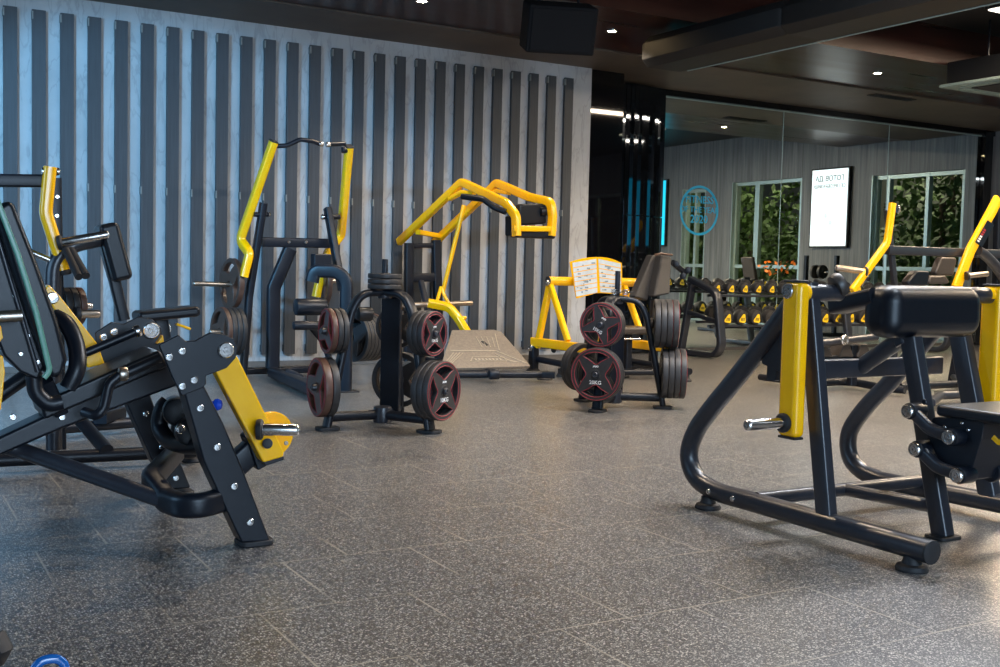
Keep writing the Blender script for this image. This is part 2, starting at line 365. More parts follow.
struct(box('trim_5', ((XM1 + .01 + XR) / 2 - .03, YM - .01, ZC / 2), (XR - XM1 - .08, .10, ZC), GLB, None, bevel=0, loc=(XM1, YM, 0)))
# round sticker on the mirror glass
sc_ = PY(699.5, 210.5, YM + .006); rs_ = (PY(699.5, 186, YM).z - PY(699.5, 236, YM).z) / 2
STK = mat('blue_vinyl_sticker', (.01, .32, .55), .5, emit=(.01, .32, .55), es=0.0)
st = thing('mirror_sticker', 'round blue ring sticker reading FITNESS OF THE YEAR 2020 on the mirror', 'sticker', (sc_.x, sc_.y, sc_.z))
mb = MB(); lathe(mb, (sc_.x, YM + .0095, sc_.z), V((0, -1, 0)), [(rs_ * .9, 0), (rs_ * .9, .001), (rs_, .001), (rs_, 0)], 48)
mb.f = [f for f in mb.f if len(f) == 4] + [(i, (i + 1) % 48, 3 * 48 + (i + 1) % 48, 3 * 48 + i) for i in range(48)]
mb.build('ring', STK, st)
for s_, dz, sz in (('FITNESS', .42, .12), ('OF THE YEAR', .02, .095), ('2020', -.36, .13)):
    text_obj('lettering', s_, sz * rs_ / .30 * 1.05, STK, st, (sc_.x, YM + .0088, sc_.z + dz * rs_), (1, 0, 0), (0, 0, 1))
# right-hand wall with openings (seen in the mirror)
WIN = []
for (l, r_, tpx) in (((685), 707, 189), ((735), 803, 180), ((875), 978, 172)):
    a = MR(l, tpx); b = MR(r_, tpx); WIN.append([a.y, b.y, (a.z + b.z) / 2])
WIN[2][1] = YM - .45
ys = [YB] + [q for w in WIN for q in w[:2]] + [YM + .1]; ztw = 3.5
mb = MB()
def wbox(y0, y1, z0, z1): boxm(mb, (XR + .1, (y0 + y1) / 2, (z0 + z1) / 2), (.2, y1 - y0, z1 - z0))
EX0 = (-3.2, 1.6, 2.85)                                  # one more window nearer the camera side, out of the mirror's view
wbox(YB, EX0[0], 0, ZT); wbox(EX0[0], EX0[1], EX0[2], ZT); wbox(EX0[1], WIN[0][0], 0, ZT)
for i, w in enumerate(WIN):
    wbox(w[0], w[1], w[2], ZT)
    wbox(w[1], WIN[i + 1][0] if i < 2 else YM + .1, 0, ZT)
rw = struct(mb.build('wall_right', WOOD, None, loc=(0, 0, 0)))
GLAS = mat('window_glass', (.9, 1, .97), .02); GLAS.node_tree.nodes['Principled BSDF'].inputs['Transmission Weight'].default_value = 1; GLAS.node_tree.nodes['Principled BSDF'].inputs['IOR'].default_value = 1.02
def window(n, y0, y1, ztop, mull, rail=None):
    w = bpy.data.objects.new('window_%d' % n, None); C.objects.link(w); w.location = (XR, (y0 + y1) / 2, 0); w['kind'] = 'structure'
    mb = MB(); t = .07
    for y in [y0 + t / 2, y1 - t / 2] + [y0 + (y1 - y0) * q for q in mull]: boxm(mb, (XR + .08, y, ztop / 2), (.1, t, ztop))
    for z in [.04, ztop - .04] + ([rail] if rail else []): boxm(mb, (XR + .08, (y0 + y1) / 2, z), (.09, y1 - y0, t))
    mb.build('frame', ALU, w, bevel=.004)
    box('pane', (XR + .09, (y0 + y1) / 2, ztop / 2), (.008, y1 - y0 - .05, ztop - .05), GLAS, w, bevel=0)
    box('reveal', (XR + .05, y0 + .012, ztop / 2), (.2, .02, ztop), ALU, w, bevel=0)
window(1, *WIN[0], [.5], 1.18); window(2, *WIN[1], [.33, .36], 1.18); window(3, *WIN[2], [.16, .6], 1.18); window(4, *EX0, [.25, .5, .75], 1.18)
# lit screens on the right wall
SCW = mat('white_screen', (.9, .9, .9), .3, emit=(.86, .95, 1), es=1.05)
SCB = mat('blue_screen', (.02, .5, .8), .3, emit=(.02, .62, .85), es=1.0)
INK = mat('screen_ink', (.05, .06, .07), .5)
def screen(l, r_, t_, b_, m, label, name='wall_screen'):
    a = MR(l, t_); b = MR(r_, b_); y0, y1 = a.y, b.y; z1, z0 = a.z, b.z
    t = thing(name, label, 'screen', (XR, (y0 + y1) / 2, z0))
    box('bezel', (XR - .035, (y0 + y1) / 2, (z0 + z1) / 2), (.07, y1 - y0 + .06, z1 - z0 + .06), RBR, t)
    p = box('display', (XR - .073, (y0 + y1) / 2, (z0 + z1) / 2), (.008, y1 - y0, z1 - z0), m, t, bevel=0)
    return t, p, (y0 + y1) / 2, z0, z1, y1 - y0
t, p, yc, z0, z1, w = screen(816.5, 849, 171, 246, SCW, 'upright white screen with two lines of dark Cyrillic text, seen in the mirror')
text_obj('lettering', 'ГОТОВ ДА', .135, INK, p, (XR - .079, yc, z1 - .17), (0, -1, 0), (0, 0, 1))
text_obj('lettering', 'СЕ ПРЕОБРАЗИШ?', .086, INK, p, (XR - .079, yc, z1 - .31), (0, -1, 0), (0, 0, 1))
GREYP = mat('pale_grey_picture', (.55, .6, .62), .6, emit=(.7, .78, .8), es=.85)
for (dy, dz, s_) in ((-.2, .62, .03), (-.07, .55, .045), (.05, .42, .05), (-.18, .3, .035)):
    mb = MB(); lathe(mb, (XR - .0775, yc + dy, z0 + dz), V((-1, 0, 0)), [(s_, 0), (s_, .001)], 12); mb.build('picture_mark', GREYP, p)
screen(652, 667, 182, 245, SCB, 'upright bright cyan screen at the far left edge of the mirror')
screen(600, 640, 182, 245, SCB, 'bright cyan advertising screen reflected in the mirror strip pillar')
# garden beyond the windows
struct(box('trim_6', (XR + 6, 3, -.08), (12, 30, .1), LEAF, None, bevel=0, loc=(XR + 6, 3, -.08)))
def shrub(x, y, h, r, label, n=1500):
    t = thing('garden_tree', label, 'tree', (x, y, 0), 'trees outside the windows')
    tube('trunk', [(x, y, 0), (x + .1, y + .05, h * .5), (x, y + .1, h * .85)], .06, BRK, t)
    mb = MB()
    for _ in range(n):
        while True:
            d = V((random.uniform(-1, 1), random.uniform(-1, 1), random.uniform(-1, 1)))
            if d.length < 1: break
        c = V((x, y, h * .55)) + V((d.x * r, d.y * r, d.z * h * .5))
        a = V((random.gauss(0, 1), random.gauss(0, 1), random.gauss(0, 1))).normalized(); b = a.orthogonal().normalized(); s_ = random.uniform(.05, .12)
        mb.add([c - a * s_, c + b * s_ * .5, c + a * s_, c - b * s_ * .5], [(0, 1, 2, 3)])
    mb.build('foliage', LEAF, t)
for i in range(11):
    shrub(XR + 1.9 + (i % 2) * 2.2, -3.2 + i * 1.5, 2.6 + (i * 37 % 5) * .35, 1.2, 'leafy dark green tree outside the windows, in the mirror', 1300)
struct(box('wall_garden', (XR + 7, 3, 3), (.2, 34, 6), ROOMW, None, bevel=0, loc=(XR + 7, 3, 0)))
# ------------------------------------------------------------------ ceiling fittings
LMP = mat('warm_lamp_lens', (1, .85, .6), .3, emit=(1, .72, .38), es=140)
places = ['above the shoulder pads of the squat machine', 'beside the hanging loudspeaker', 'hidden behind the fabric duct', 'glowing to the right of the duct', 'at the far right']
lampx = [PZ(422, 1, ZC + .02).x, PZ(612, 31, ZC + .02).x, 8.25, PZ(877, 73, ZC + .02).x, 11.95]
def downlight(x, y, z, label, power=60, col=(1, .82, .62)):
    t = thing('ceiling_downlight', label, 'ceiling lamp', (x, y, z), 'recessed warm downlights')
    mb = MB(); lathe(mb, (x, y, z), V((0, 0, -1)), [(.05, -.004), (.065, 0), (.065, .006), (.045, .008), (.04, .002)], 20); mb.build('rim', CHR, t)
    mb = MB(); lathe(mb, (x, y, z - .0005), V((0, 0, -1)), [(.04, -.002), (.04, .004)], 20); mb.build('lens', LMP, t)
    ld = bpy.data.lights.new('downlight_beam', 'SPOT'); ld.energy = power; ld.spot_size = math.radians(125); ld.spot_blend = .6; ld.color = col; ld.shadow_soft_size = .06
    lo = bpy.data.objects.new('downlight_beam', ld); C.objects.link(lo); lo.location = (x, y, z - .03)
    return t
LY = PZ(612, 31, ZC + .02).y
for x, pl in zip(lampx, places): downlight(x, LY, ZC + .02, 'round warm downlight in the mahogany soffit, ' + pl, 130)
k = 0
for y, xs in ((5.9, (2.4, 4.9, 7.6, 10.4, 13)), (2.6, (4.6, 7.2, 9.8, 12.4)), (-.6, (3.6, 6.6, 9.6, 12.6))):
    for x in xs:
        k += 1; downlight(x, y, ZT - .002, 'round warm downlight in the dark ceiling out of direct view', 190, (1, .78, .55) if y > 4 else (.80, .90, 1))
# speaker
def ax_yaw(a, pitch=0):
    c, s = math.cos(a), math.sin(a); u = V((c, s, 0)); v = V((-s, c, 0)); w = V((0, 0, 1))
    v2 = v * math.cos(pitch) + w * math.sin(pitch); w2 = w * math.cos(pitch) - v * math.sin(pitch); return (u, v2, w2)
sy = 8.0
a = PY(528, 14, sy); b = PY(603, 14, sy); c_ = PY(565, 56, sy)
spk = thing('ceiling_loudspeaker', 'black box loudspeaker hanging from the ceiling above the slat wall', 'loudspeaker', ((a.x + b.x) / 2, sy, c_.z))
ax = ax_yaw(-.35, .35)
cc = V(((a.x + b.x) / 2, sy + .12, c_.z + .26))
box('cabinet', cc, (.60, .34, .40), SPKM, spk, ax, bevel=.02, seg=3)
box('grille', cc - ax[1] * .175, (.54, .012, .35), SPKM, spk, ax, bevel=.006)
tube('bracket', [cc + V((-.2, 0, .2)), cc + V((-.2, 0, .42)), cc + V((.2, 0, .42)), cc + V((.2, 0, .2))], s_rect(.03, .01), BLK, spk, r=.02, n=V((0, 1, 0)))
cyl('ceiling_rod', cc + V((0, 0, .42)), (cc.x, cc.y, ZT), .018, BLK, spk)
# long dark duct
dz = 3.02
xr = PZ(674, 75.5, dz).x; xl = xr - .5
duct = thing('ceiling_duct', 'long black fabric air duct running overhead to the upper right', 'duct', (xr - .4, 4, dz))
sec = [( .27, .07), (.27, .22), (.2, .3), (-.2, .3), (-.27, .22), (-.27, .07), (-.2, 0), (.2, 0)]
mb = MB(); vs_ = []; n_ = len(sec)
yv = [8.75, 8.7, 6.9, 6.86, 6.8, 4.9, 4.86, 4.8, 2.9, .9, -4.5]
for y in yv:
    sc = .94 if y in (8.75, 6.86, 4.86) else 1
    vs_ += [V((xr - .27 + a * sc, y, dz + .15 + (b - .15) * sc)) for a, b in sec]
mb.add(vs_, [(i * n_ + q, i * n_ + (q + 1) % n_, (i + 1) * n_ + (q + 1) % n_, (i + 1) * n_ + q) for i in range(len(yv) - 1) for q in range(n_)] + [tuple(range(n_)), tuple((len(yv) - 1) * n_ + q for q in range(n_))])
mb.build('duct_sleeve', DUC, duct, bevel=.01)
for y in (8.2, 6, 3.8, 1.6): box('hanger', (xr - .27, y, (dz + .3 + ZT) / 2), (.03, .03, ZT - dz - .3), BLK, duct)
tube('lit_edge_line', [(xr - .07, 8.6, dz - .003), (xr - .07, 2, dz - .003)], .006, ALU, duct)  # pale strip drawn in for the thin light line along the duct
# cassette air conditioners
def cassette(x, y, z, s, label):
    t = thing('cassette_air_conditioner', label, 'air conditioner', (x, y, z))
    box('housing', (x, y, z + .16), (s * .9, s * .9, .24), DKC, t, bevel=.01)
    box('frame', (x, y, z + .02), (s, s, .035), ALU, t, bevel=.012)
    box('intake_grille', (x, y, z - .002), (s * .55, s * .55, .012), RBR, t, bevel=.003)
    for q in range(4):
        a = q * PI / 2; d = V((math.cos(a), math.sin(a), 0)); ax = (d, V((-d.y, d.x, 0)), V((0, 0, 1)))
        box('air_flap', V((x, y, z)) + d * s * .38, (.07, s * .6, .012), ALU, t, ax, bevel=.004)
    for dx in (-1, 1):
        cyl('hanger_rod', (x + dx * s * .4, y, z + .1), (x + dx * s * .4, y, ZT), .01, BLK, t)
q = PZ(1012, 87, 3.12)
cassette(q.x, q.y, 3.12, 1.05, 'grey cassette air conditioner at the top right corner')
# slim ceiling vent in the concrete soffit
q = PZ(892, 97, ZC)
vt = thing('ceiling_vent', 'slim dark air slot in the concrete soffit above the mirror', 'vent', (q.x, q.y, ZC))
box('vent_frame', (q.x, q.y, ZC - .004), (.75, .16, .012), DKC, vt)
for i in range(4): box('louvre', (q.x, q.y - .05 + i * .033, ZC - .012), (.7, .012, .01), BLK, vt, bevel=0)
# ------------------------------------------------------------------ light
w = bpy.data.worlds.new('world'); bpy.context.scene.world = w; w.use_nodes = True
w.node_tree.nodes['Background'].inputs[0].default_value = (.30, .42, .6, 1); w.node_tree.nodes['Background'].inputs[1].default_value = .12
def area(name, loc, tgt, sx, sy, e, col, spread=180):
    ld = bpy.data.lights.new(name, 'AREA'); ld.shape = 'RECTANGLE'; ld.size = sx; ld.size_y = sy; ld.energy = e; ld.color = col; ld.spread = math.radians(spread)
    o = bpy.data.objects.new(name, ld); C.objects.link(o); o.location = loc
    o.rotation_euler = (V(tgt) - V(loc)).to_track_quat('-Z', 'Y').to_euler(); return o
def spot(name, loc, tgt, e, col, deg, blend, size=.1):
    ld = bpy.data.lights.new(name, 'SPOT'); ld.energy = e; ld.color = col; ld.spot_size = math.radians(deg); ld.spot_blend = blend; ld.shadow_soft_size = size
    o = bpy.data.objects.new(name, ld); C.objects.link(o); o.location = loc; o.rotation_euler = (V(tgt) - V(loc)).to_track_quat('-Z', 'Y').to_euler(); return o
area('left_cool_fill', (XL + .1, 6.4, 1.9), (3, 9.5, 1.5), 5.0, 2.2, 170, (.34, .64, 1))  # added cool area light; the left wall has no window
area('rear_cool_fill', (1.5, YB + .15, 1.9), (2.5, 6, .6), 5, 2.2, 560, (.55, .76, 1))  # added cool fill behind the camera, in front of a solid wall
spot('cool_wall_floodlight', (-1.2, 5.2, 2.9), (2.3, YW, -.2), 1500, (.20, .58, 1), 62, .3, .12)
PANEL = mat('white_fill_diffuser', (1, 1, 1), .4, emit=(1, .9, .76), es=3.0)
def linear(x, y, L, e, label, col=(1, .79, .56), w=.28):  # unseen fixtures added to carry the overhead fill light
    t = thing('added_linear_light', label, 'ceiling lamp', (x, y, ZT - .2), 'added linear fill lights')
    box('housing', (x, y, ZT - .17), (L + .04, w + .04, .07), DKC, t); box('diffuser', (x, y, ZT - .21), (L, w, .012), PANEL, t, bevel=0)
    for dx in (-.4, .4): cyl('suspension_rod', (x + dx * L, y, ZT - .14), (x + dx * L, y, ZT), .008, BLK, t)
    area('fill_beam', (x, y, ZT - .225), (x, y, 0), L, w, e, col)
linear(5.4, 4.4, 3.0, 230, 'added linear fill light over the middle of the floor, out of direct view', (.92, .94, 1))
linear(9.2, 3.4, 3.2, 250, 'added linear fill light over the right side, out of direct view')
linear(10.8, 6.7, 3.2, 270, 'added linear fill light near the mirror, out of direct view')
area('garden_light', (XR + 2.5, 6, 5.5), (XR + 2.0, 6, 0), 3, 12, 700, (1, .85, .55))
# ------------------------------------------------------------------ weight plates
def curve_disc(outlines, th, bev):
    """flat plate with holes from closed outlines; mesh centred on z"""
    cu = bpy.data.curves.new('tmp', 'CURVE'); cu.dimensions = '2D'; cu.fill_mode = 'BOTH'; cu.extrude = th / 2 - bev; cu.bevel_depth = bev; cu.bevel_resolution = 2; cu.offset = -bev
    for ol in outlines:
        sp = cu.splines.new('POLY'); sp.points.add(len(ol) - 1); sp.use_cyclic_u = True
        for p, (x, y) in zip(sp.points, ol): p.co = (x, y, 0, 1)
    t = bpy.data.objects.new('tmp', cu); C.objects.link(t); bpy.context.view_layer.update()
    me = bpy.data.meshes.new_from_object(t.evaluated_get(bpy.context.evaluated_depsgraph_get())); bpy.data.objects.remove(t)
    return me
def circ(r, n=48, x=0, y=0): return [(x + r * math.cos(2 * PI * i / n), y + r * math.sin(2 * PI * i / n)) for i in range(n)]
def lens(R, a0, ri, span, n=9):
    """grip hole: outer arc concentric with the rim, inner edge bulging toward the hub"""
    pts = []
    for i in range(n): t = a0 + span * (i / (n - 1) - .5); pts.append((R * math.cos(t), R * math.sin(t)))
    for i in range(1, n - 1):
        u = i / (n - 1); t = a0 + span * (.5 - u); r = R * .97 - (R * .97 - ri) * math.sin(PI * u); pts.append((r * math.cos(t), r * math.sin(t)))
    return pts
def smooth_me(me, m):
    me.materials.clear(); me.materials.append(m)
    for p in me.polygons: p.use_smooth = True
    me.set_sharp_from_angle(angle=math.radians(35))
PLM = {}
def plate_meshes(R, th, holes, m, trim=True):
    key = (R, th, holes, m.name, trim)
    if key in PLM: return PLM[key]
    a0 = PI / 2
    ls = [lens(R * .82, a0 + 2 * PI * k / holes, R * .40, 1.25 if holes == 4 else 1.45) for k in range(holes)]
    body = curve_disc([circ(R), circ(.026, 24)] + ls, th, .005); smooth_me(body, m)
    tr = MB()
    if trim:
        for z in (th / 2, -th / 2):
            for ol in [circ(R * .955, 48)] + [[(x * 1.0 + (x - R * .62 * math.cos(a0 + 2 * PI * k / holes)) * .10, y + (y - R * .62 * math.sin(a0 + 2 * PI * k / holes)) * .10) for x, y in l] for k, l in enumerate(ls)]:
                sweep(tr, [V((x, y, z)) for x, y in ol], s_round(.0022, 6), V((0, 0, 1)), closed=True)
    trm = None
    if trim:
        o = tr.build('t', RED); trm = o.data; bpy.data.objects.remove(o)
    hb = MB(); lathe(hb, (0, 0, -th / 2 - .003), V((0, 0, 1)), [(.0265, 0), (.034, 0), (.036, .002), (.036, th + .004), (.034, th + .006), (.0265, th + .006)], 24)
    hb.f = [f for f in hb.f if len(f) == 4]
    o = hb.build('h', m); hbm = o.data; bpy.data.objects.remove(o)
    PLM[key] = (body, trm, hbm); return PLM[key]
def rotz_to(d, roll=0):
    a, b, d = basis(V(d)); M = Matrix((a, b, d)).transposed() @ Matrix.Rotation(roll, 3, 'Z'); return M.to_euler()
def weight_plate(p, d, R, th, label, group, holes=4, m=None, trim=True, roll=0, txt=None, name='weight_plate'):
    m = m or RUB; body, tr, hb = plate_meshes(R, th, holes, m, trim)
    t = thing(name, label, 'weight plate', p, group); t.rotation_euler = rotz_to(d, roll)
    for nm, me, in (('disc', body), ('trim_ring', tr), ('hub', hb)):
        if me is None: continue
        o = bpy.data.objects.new(nm, me); C.objects.link(o); o.parent = t
        if nm == 'trim_ring': o['label'] = 'thin red rings'
    if txt:
        cu = bpy.data.curves.new('l', 'FONT'); cu.body = txt; cu.size = R * .2; cu.align_x = 'CENTER'; cu.align_y = 'CENTER'; cu.extrude = .0005; cu.offset = R * .003; cu.resolution_u = 2
        q = bpy.data.objects.new('q', cu); C.objects.link(q); bpy.context.view_layer.update()
        me = bpy.data.meshes.new_from_object(q.evaluated_get(bpy.context.evaluated_depsgraph_get())); bpy.data.objects.remove(q)
        me.transform(Matrix.Translation((0, -.30 * R, th / 2 + .0008))); me.materials.clear(); me.materials.append(WHT)
        o = bpy.data.objects.new('lettering', me); C.objects.link(o); o.parent = t
        mb = MB()
        for k in range(5): boxm(mb, ((k - 2) * .045 * R, .30 * R + (k % 2) * .012 * R, th / 2 + .0008), (.028 * R, .07 * R, .001), (V((1, 0, 0)), V((.35, .94, 0)), V((0, 0, 1))))
        o = mb.build('logo_mark', WHT); o.parent = t
    return t
ORD = ['outermost', 'second', 'third', 'fourth', 'fifth', 'sixth', 'seventh']
def stack(p0, d, n, R, th, where, group, gap=.003, **kw):
    """n plates along d; p0 = centre of the outermost face; plates go inward (-d)"""
    d = V(d).normalized(); p0 = V(p0); out = []
    for i in range(n):
        lab = ('single plate ' if n == 1 else (ORD[i] + ' plate ' if i == 0 or i < n - 1 else 'innermost plate ')) + where
        kk = dict(kw)
        if i: kk['txt'] = None; kk['trim'] = False; kk['m'] = None
        out.append(weight_plate(p0 - d * (th / 2 + i * (th + gap)), d, R, th, lab, group, **kk))
    return out
# ------------------------------------------------------------------ plate trees
def plate_tree(Cx, Cy, rad, a0, h, label, pegspec, cofs=.0, cw=.13, bk=2, tw=(0, 0, 0)):
    """three bent legs meeting on a centre column; pegspec: list per leg of (z, length)"""
    t = thing('plate_tree', label, 'weight rack', (Cx, Cy, 0))
    c = V((Cx, Cy, 0)); dirs = [V((math.cos(math.radians(a0 + 120 * k + tw[k])), math.sin(math.radians(a0 + 120 * k + tw[k])), 0)) for k in range(3)]
    U = V((0, 0, 1))
    vd = dirs[0] + dirs[1]
    ax = (dirs[bk].cross(U), dirs[bk], U)
    box('centre_column', c + U * (h * .5 - .01) + dirs[bk] * cofs, (cw, .05, h - .09), BLK, t, ax, bevel=.006)
    cyl('centre_sleeve', c + U * .03, c + U * .135, .058, GRY, t, ch=.008)
    cyl('top_sleeve', c + U * (h - .09), c + U * (h - .03), .045, GRY, t, ch=.006)
    legs = []
    for k, d in enumerate(dirs):
        side = d.cross(U)
        pts = [c + d * rad + U * .02, c + d * (rad * .60) + U * (h - .16), c + d * (rad * .42) + U * (h - .06), c + d * .02 + U * (h - .05)]
        leg = tube('leg', fillet(pts, [0, .3, .12, 0], 8), s_rect(.085, .045, .02), BLK, t, r=0, n=side); legs.append(leg)
        tube('base_rail', [c + d * .03 + U * .082, c + d * (rad - .01) + U * .082], s_round(.032), BLK, t)
        plate('foot', [c + d * (rad + a) + side * b for a, b in ((-.075, -.055), (.06, -.055), (.075, 0), (.06, .055), (-.075, .055))], U * .02, RBR, t, bevel=.004, r=.02)
    cyl('top_peg', c + U * (h - .03), c + U * (h + .16), .020, BLK, t)
    return t, c, dirs
def legx(rad, h, z):                  # radial position of the leg axis at height z
    return rad * (1 - .40 * z / (h - .16))
# --- the left plate tree
A1 = -61.7
H1, R1 = .915, .373
t1, c1, D1 = plate_tree(2.875, 6.43, R1, A1, H1, 'black three-legged plate tree loaded on all sides, left of the yellow squat machine', None, .17, .13, 1, (0, -9, 0))
g1 = 'weight plates on the left plate tree'
lw = 'of the left plate tree'
def tree_peg(t, c, d, rad, h, z, L):
    p = c + d * (legx(rad, h, z) + .02) + V((0, 0, z)); peg(p, d, L, t, r=.0235, m=GRY); return p
dR, dB, dL = D1[0], D1[1], D1[2]
for d, z, L, n, R, th, where, kw in (
        (dR, .27, .16, 3, .186, .040, 'on the lower right peg ' + lw, dict(roll=0, txt='10KG')),
        (dR, .62, .15, 3, .142, .036, 'on the upper right peg ' + lw, dict(roll=0, txt='10KG', holes=4)),
        (dL, .27, .14, 2, .186, .046, 'on the lower left peg ' + lw, dict(m=BRZ, holes=3, roll=.4)),
        (dL, .62, .15, 3, .142, .034, 'on the upper left peg ' + lw, dict(m=BRZ, holes=3, roll=.8)),
        (dB, .27, .16, 2, .186, .040, 'on the lower rear peg ' + lw, dict()),
        (dB, .63, .14, 2, .142, .036, 'on the upper rear peg ' + lw, dict())):
    p = tree_peg(t1, c1, d, R1, H1, z, L)
    stack(p + d * (.008 + n * (th + .003)), d, n, R, th, where, g1, **kw)
for i in range(3):
    weight_plate(c1 + V((0, 0, H1 - .015 + i * .034)), (0, 0, 1), .108, .03, ['lowest', 'middle', 'topmost'][i] + ' of the small plates lying flat on top of the left plate tree', 'small plates on the left plate tree', holes=3, trim=False, m=RUB)
# --- the right plate tree
H2, R2 = .875, .37
t2, c2, D2 = plate_tree(4.947, 6.77, R2, -145.0, H2, 'black three-legged plate tree standing in front of the instruction board', None, tw=(0, -9, 0))
g2 = 'weight plates on the right plate tree'; lw = 'of the right plate tree'
dF, dR, dB = D2
for d, z, L, n, R, th, where, kw in (
        (dF, .28, .12, 2, .195, .042, 'on the lower front peg ' + lw, dict(txt='20KG', roll=0)),
        (dF, .64, .12, 2, .165, .040, 'on the upper front peg ' + lw, dict(txt='15KG', roll=-.5)),
        (dR, .27, .20, 4, .190, .042, 'on the lower right peg ' + lw, dict()),
        (dR, .645, .205, 4, .185, .042, 'on the upper right peg ' + lw, dict()),
        (dB, .27, .18, 2, .190, .042, 'on the lower rear peg ' + lw, dict()), ):
    p = tree_peg(t2, c2, d, R2, H2, z, L)
    off = (.012 if z < .4 else .022) if n == 4 else .008
    if n == 4: cyl('peg_sleeve', p, p + d * off, .032, BLK, t2)
    stack(p + d * (off + n * (th + .003)), d, n, R, th, where, g2, **kw)
p = tree_peg(t2, c2, dB, R2, H2, .63, .16)
for i, (dx, dy, lab) in enumerate(((-.03, -.03, 'chrome spring collar lying left of the top peg of the right plate tree'), (.085, -.02, 'chrome spring collar lying right of the top peg of the right plate tree'))):
    q = c2 + V((dx - .02, dy, H2 - .025)); cl = thing('spring_collar', lab, 'barbell collar', q, 'spring collars on the right plate tree')
    mb = MB(); pts = [q + V((.024 * math.cos(a * .5), .024 * math.sin(a * .5), .004 + a * .0012)) for a in range(0, 38)]; sweep(mb, pts, s_round(.003, 6), V((0, 0, 1))); mb.build('coil', CHR, cl)
    for sgn in (-1, 1): tube('grip', [q + V((.02, sgn * .012, .02)), q + V((.06, sgn * .028, .03))], .004, RBR, cl)
def cat_rom(pts, n=5):
    pts = [V(p) for p in pts]; out = []
    for i in range(len(pts) - 1):
        p0 = pts[max(i - 1, 0)]; p1 = pts[i]; p2 = pts[i + 1]; p3 = pts[min(i + 2, len(pts) - 1)]
        for k in range(n):
            t = k / n; out.append(.5 * ((2 * p1) + (p2 - p0) * t + (2 * p0 - 5 * p1 + 4 * p2 - p3) * t * t + (3 * p1 - p0 - 3 * p2 + p3) * t ** 3))
    out.append(pts[-1]); return out
UX, UY, UZ = V((1, 0, 0)), V((0, 1, 0)), V((0, 0, 1))
def stube(name, pts, sec, m, parent, n=None, label=None, k=5):
    mb = MB(); sweep(mb, cat_rom(pts, k), s_round(sec) if isinstance(sec, (int, float)) else sec, n); return mb.build(name, m, parent, label=label)
def beam(name, p0, p1, w, h, m, parent, n, rad=None, label=None):   # w along n, h across
    mb = MB(); sweep(mb, [p0, p1], s_rect(w, h, rad), n); return mb.build(name, m, parent, label=label)
# ================================================================== right front machine
XA, XB, XC = 3.22, 4.25, 3.735
m7 = thing('leg_extension_machine', 'graphite machine with wide black pad and yellow weight arms at the right foreground', 'exercise machine', (XC, 3.1, 0))
def pa(x, y): return PX(x, y, XA)
def pb(x, y): return PX(x, y, XB)
def pc(x, y): return PX(x, y, XC)
fa = stube('side_frame', [pa(803, 290), pa(765, 341), pa(734, 381), pa(712, 408), pa(696, 431), pa(689, 455), pa(696, 477), pa(716, 491), pa(760, 504), pa(930, 552)], .042, GRY, m7, UX)
fb = stube('side_frame', [pb(945, 318), pb(915, 352), pb(890, 382), pb(866, 407), pb(850, 431), pb(849, 453), pb(858, 468), pb(876, 478), pb(905, 485), V((XB, 2.52, .083))], .042, GRY, m7, UX)
e = pa(930, 552); cyl('end_cap', e - (pa(900, 543) - e) * 0, e + (e - pa(900, 543)).normalized() * .012, .044, RBR, m7)
for q in ((708, 507), (912, 568)):
    p = PX(q[0], q[1] - 4, XA); foot(V((XA, p.y, .055)), m7, .055, .045, .03)
foot(V((XB, pb(872, 490).y, .055)), m7, .055, .045, .03); foot(V((XB, 2.62, .055)), m7, .055, .045, .03)
beam('upright', pa(827, 522), pa(808, 284), .05, .075, GRY, m7, UX)
beam('upright', pb(990, 497), pb(957, 318), .06, .085, GRY, m7, UX)
lb = PZ(944, 538); lb.x = XC; lt = pc(911, 338)
beam('centre_leg', lb + UZ * .01, lt, .06, .075, GRY, m7, UX)
plate('base_plate', fillet([lb + V((-.06, -.05, 0)), lb + V((.06, -.05, 0)), lb + V((.06, .05, 0)), lb + V((-.06, .05, 0))], .02, 4, True), UZ * .014, RBR, m7)
y0 = pa(757, 503).y
tube('cross_rail', [(XA, y0, .10), (XB, y0, .10)], .03, GRY, m7)
tube('centre_rail', [(XC, y0, .10), V((XC, lb.y + .03, .12))], .028, GRY, m7)
for x_ in (XA - .043, ):
    for q in ((716, 491), (740, 498)): bolt(pa(*q) + V((-.04, 0, 0)), -UX, .013, m7)
bolt(pb(901, 485) + V((-.043, 0, 0)), -UX, .015, m7)
yc_ = pa(772, 350).y; zc_ = pa(772, 371).z
beam('upper_crossbar', (XA, yc_, zc_), (XB, yc_, zc_), .08, .05, GRY, m7, UZ)
plate('gusset', [pa(757, 345), pa(784, 330), pa(792, 378), pa(762, 364)], UX * .02, GRY, m7)
tube('diagonal_brace', [V((XC, yc_, zc_)), pc(908, 334)], .036, GRY, m7)
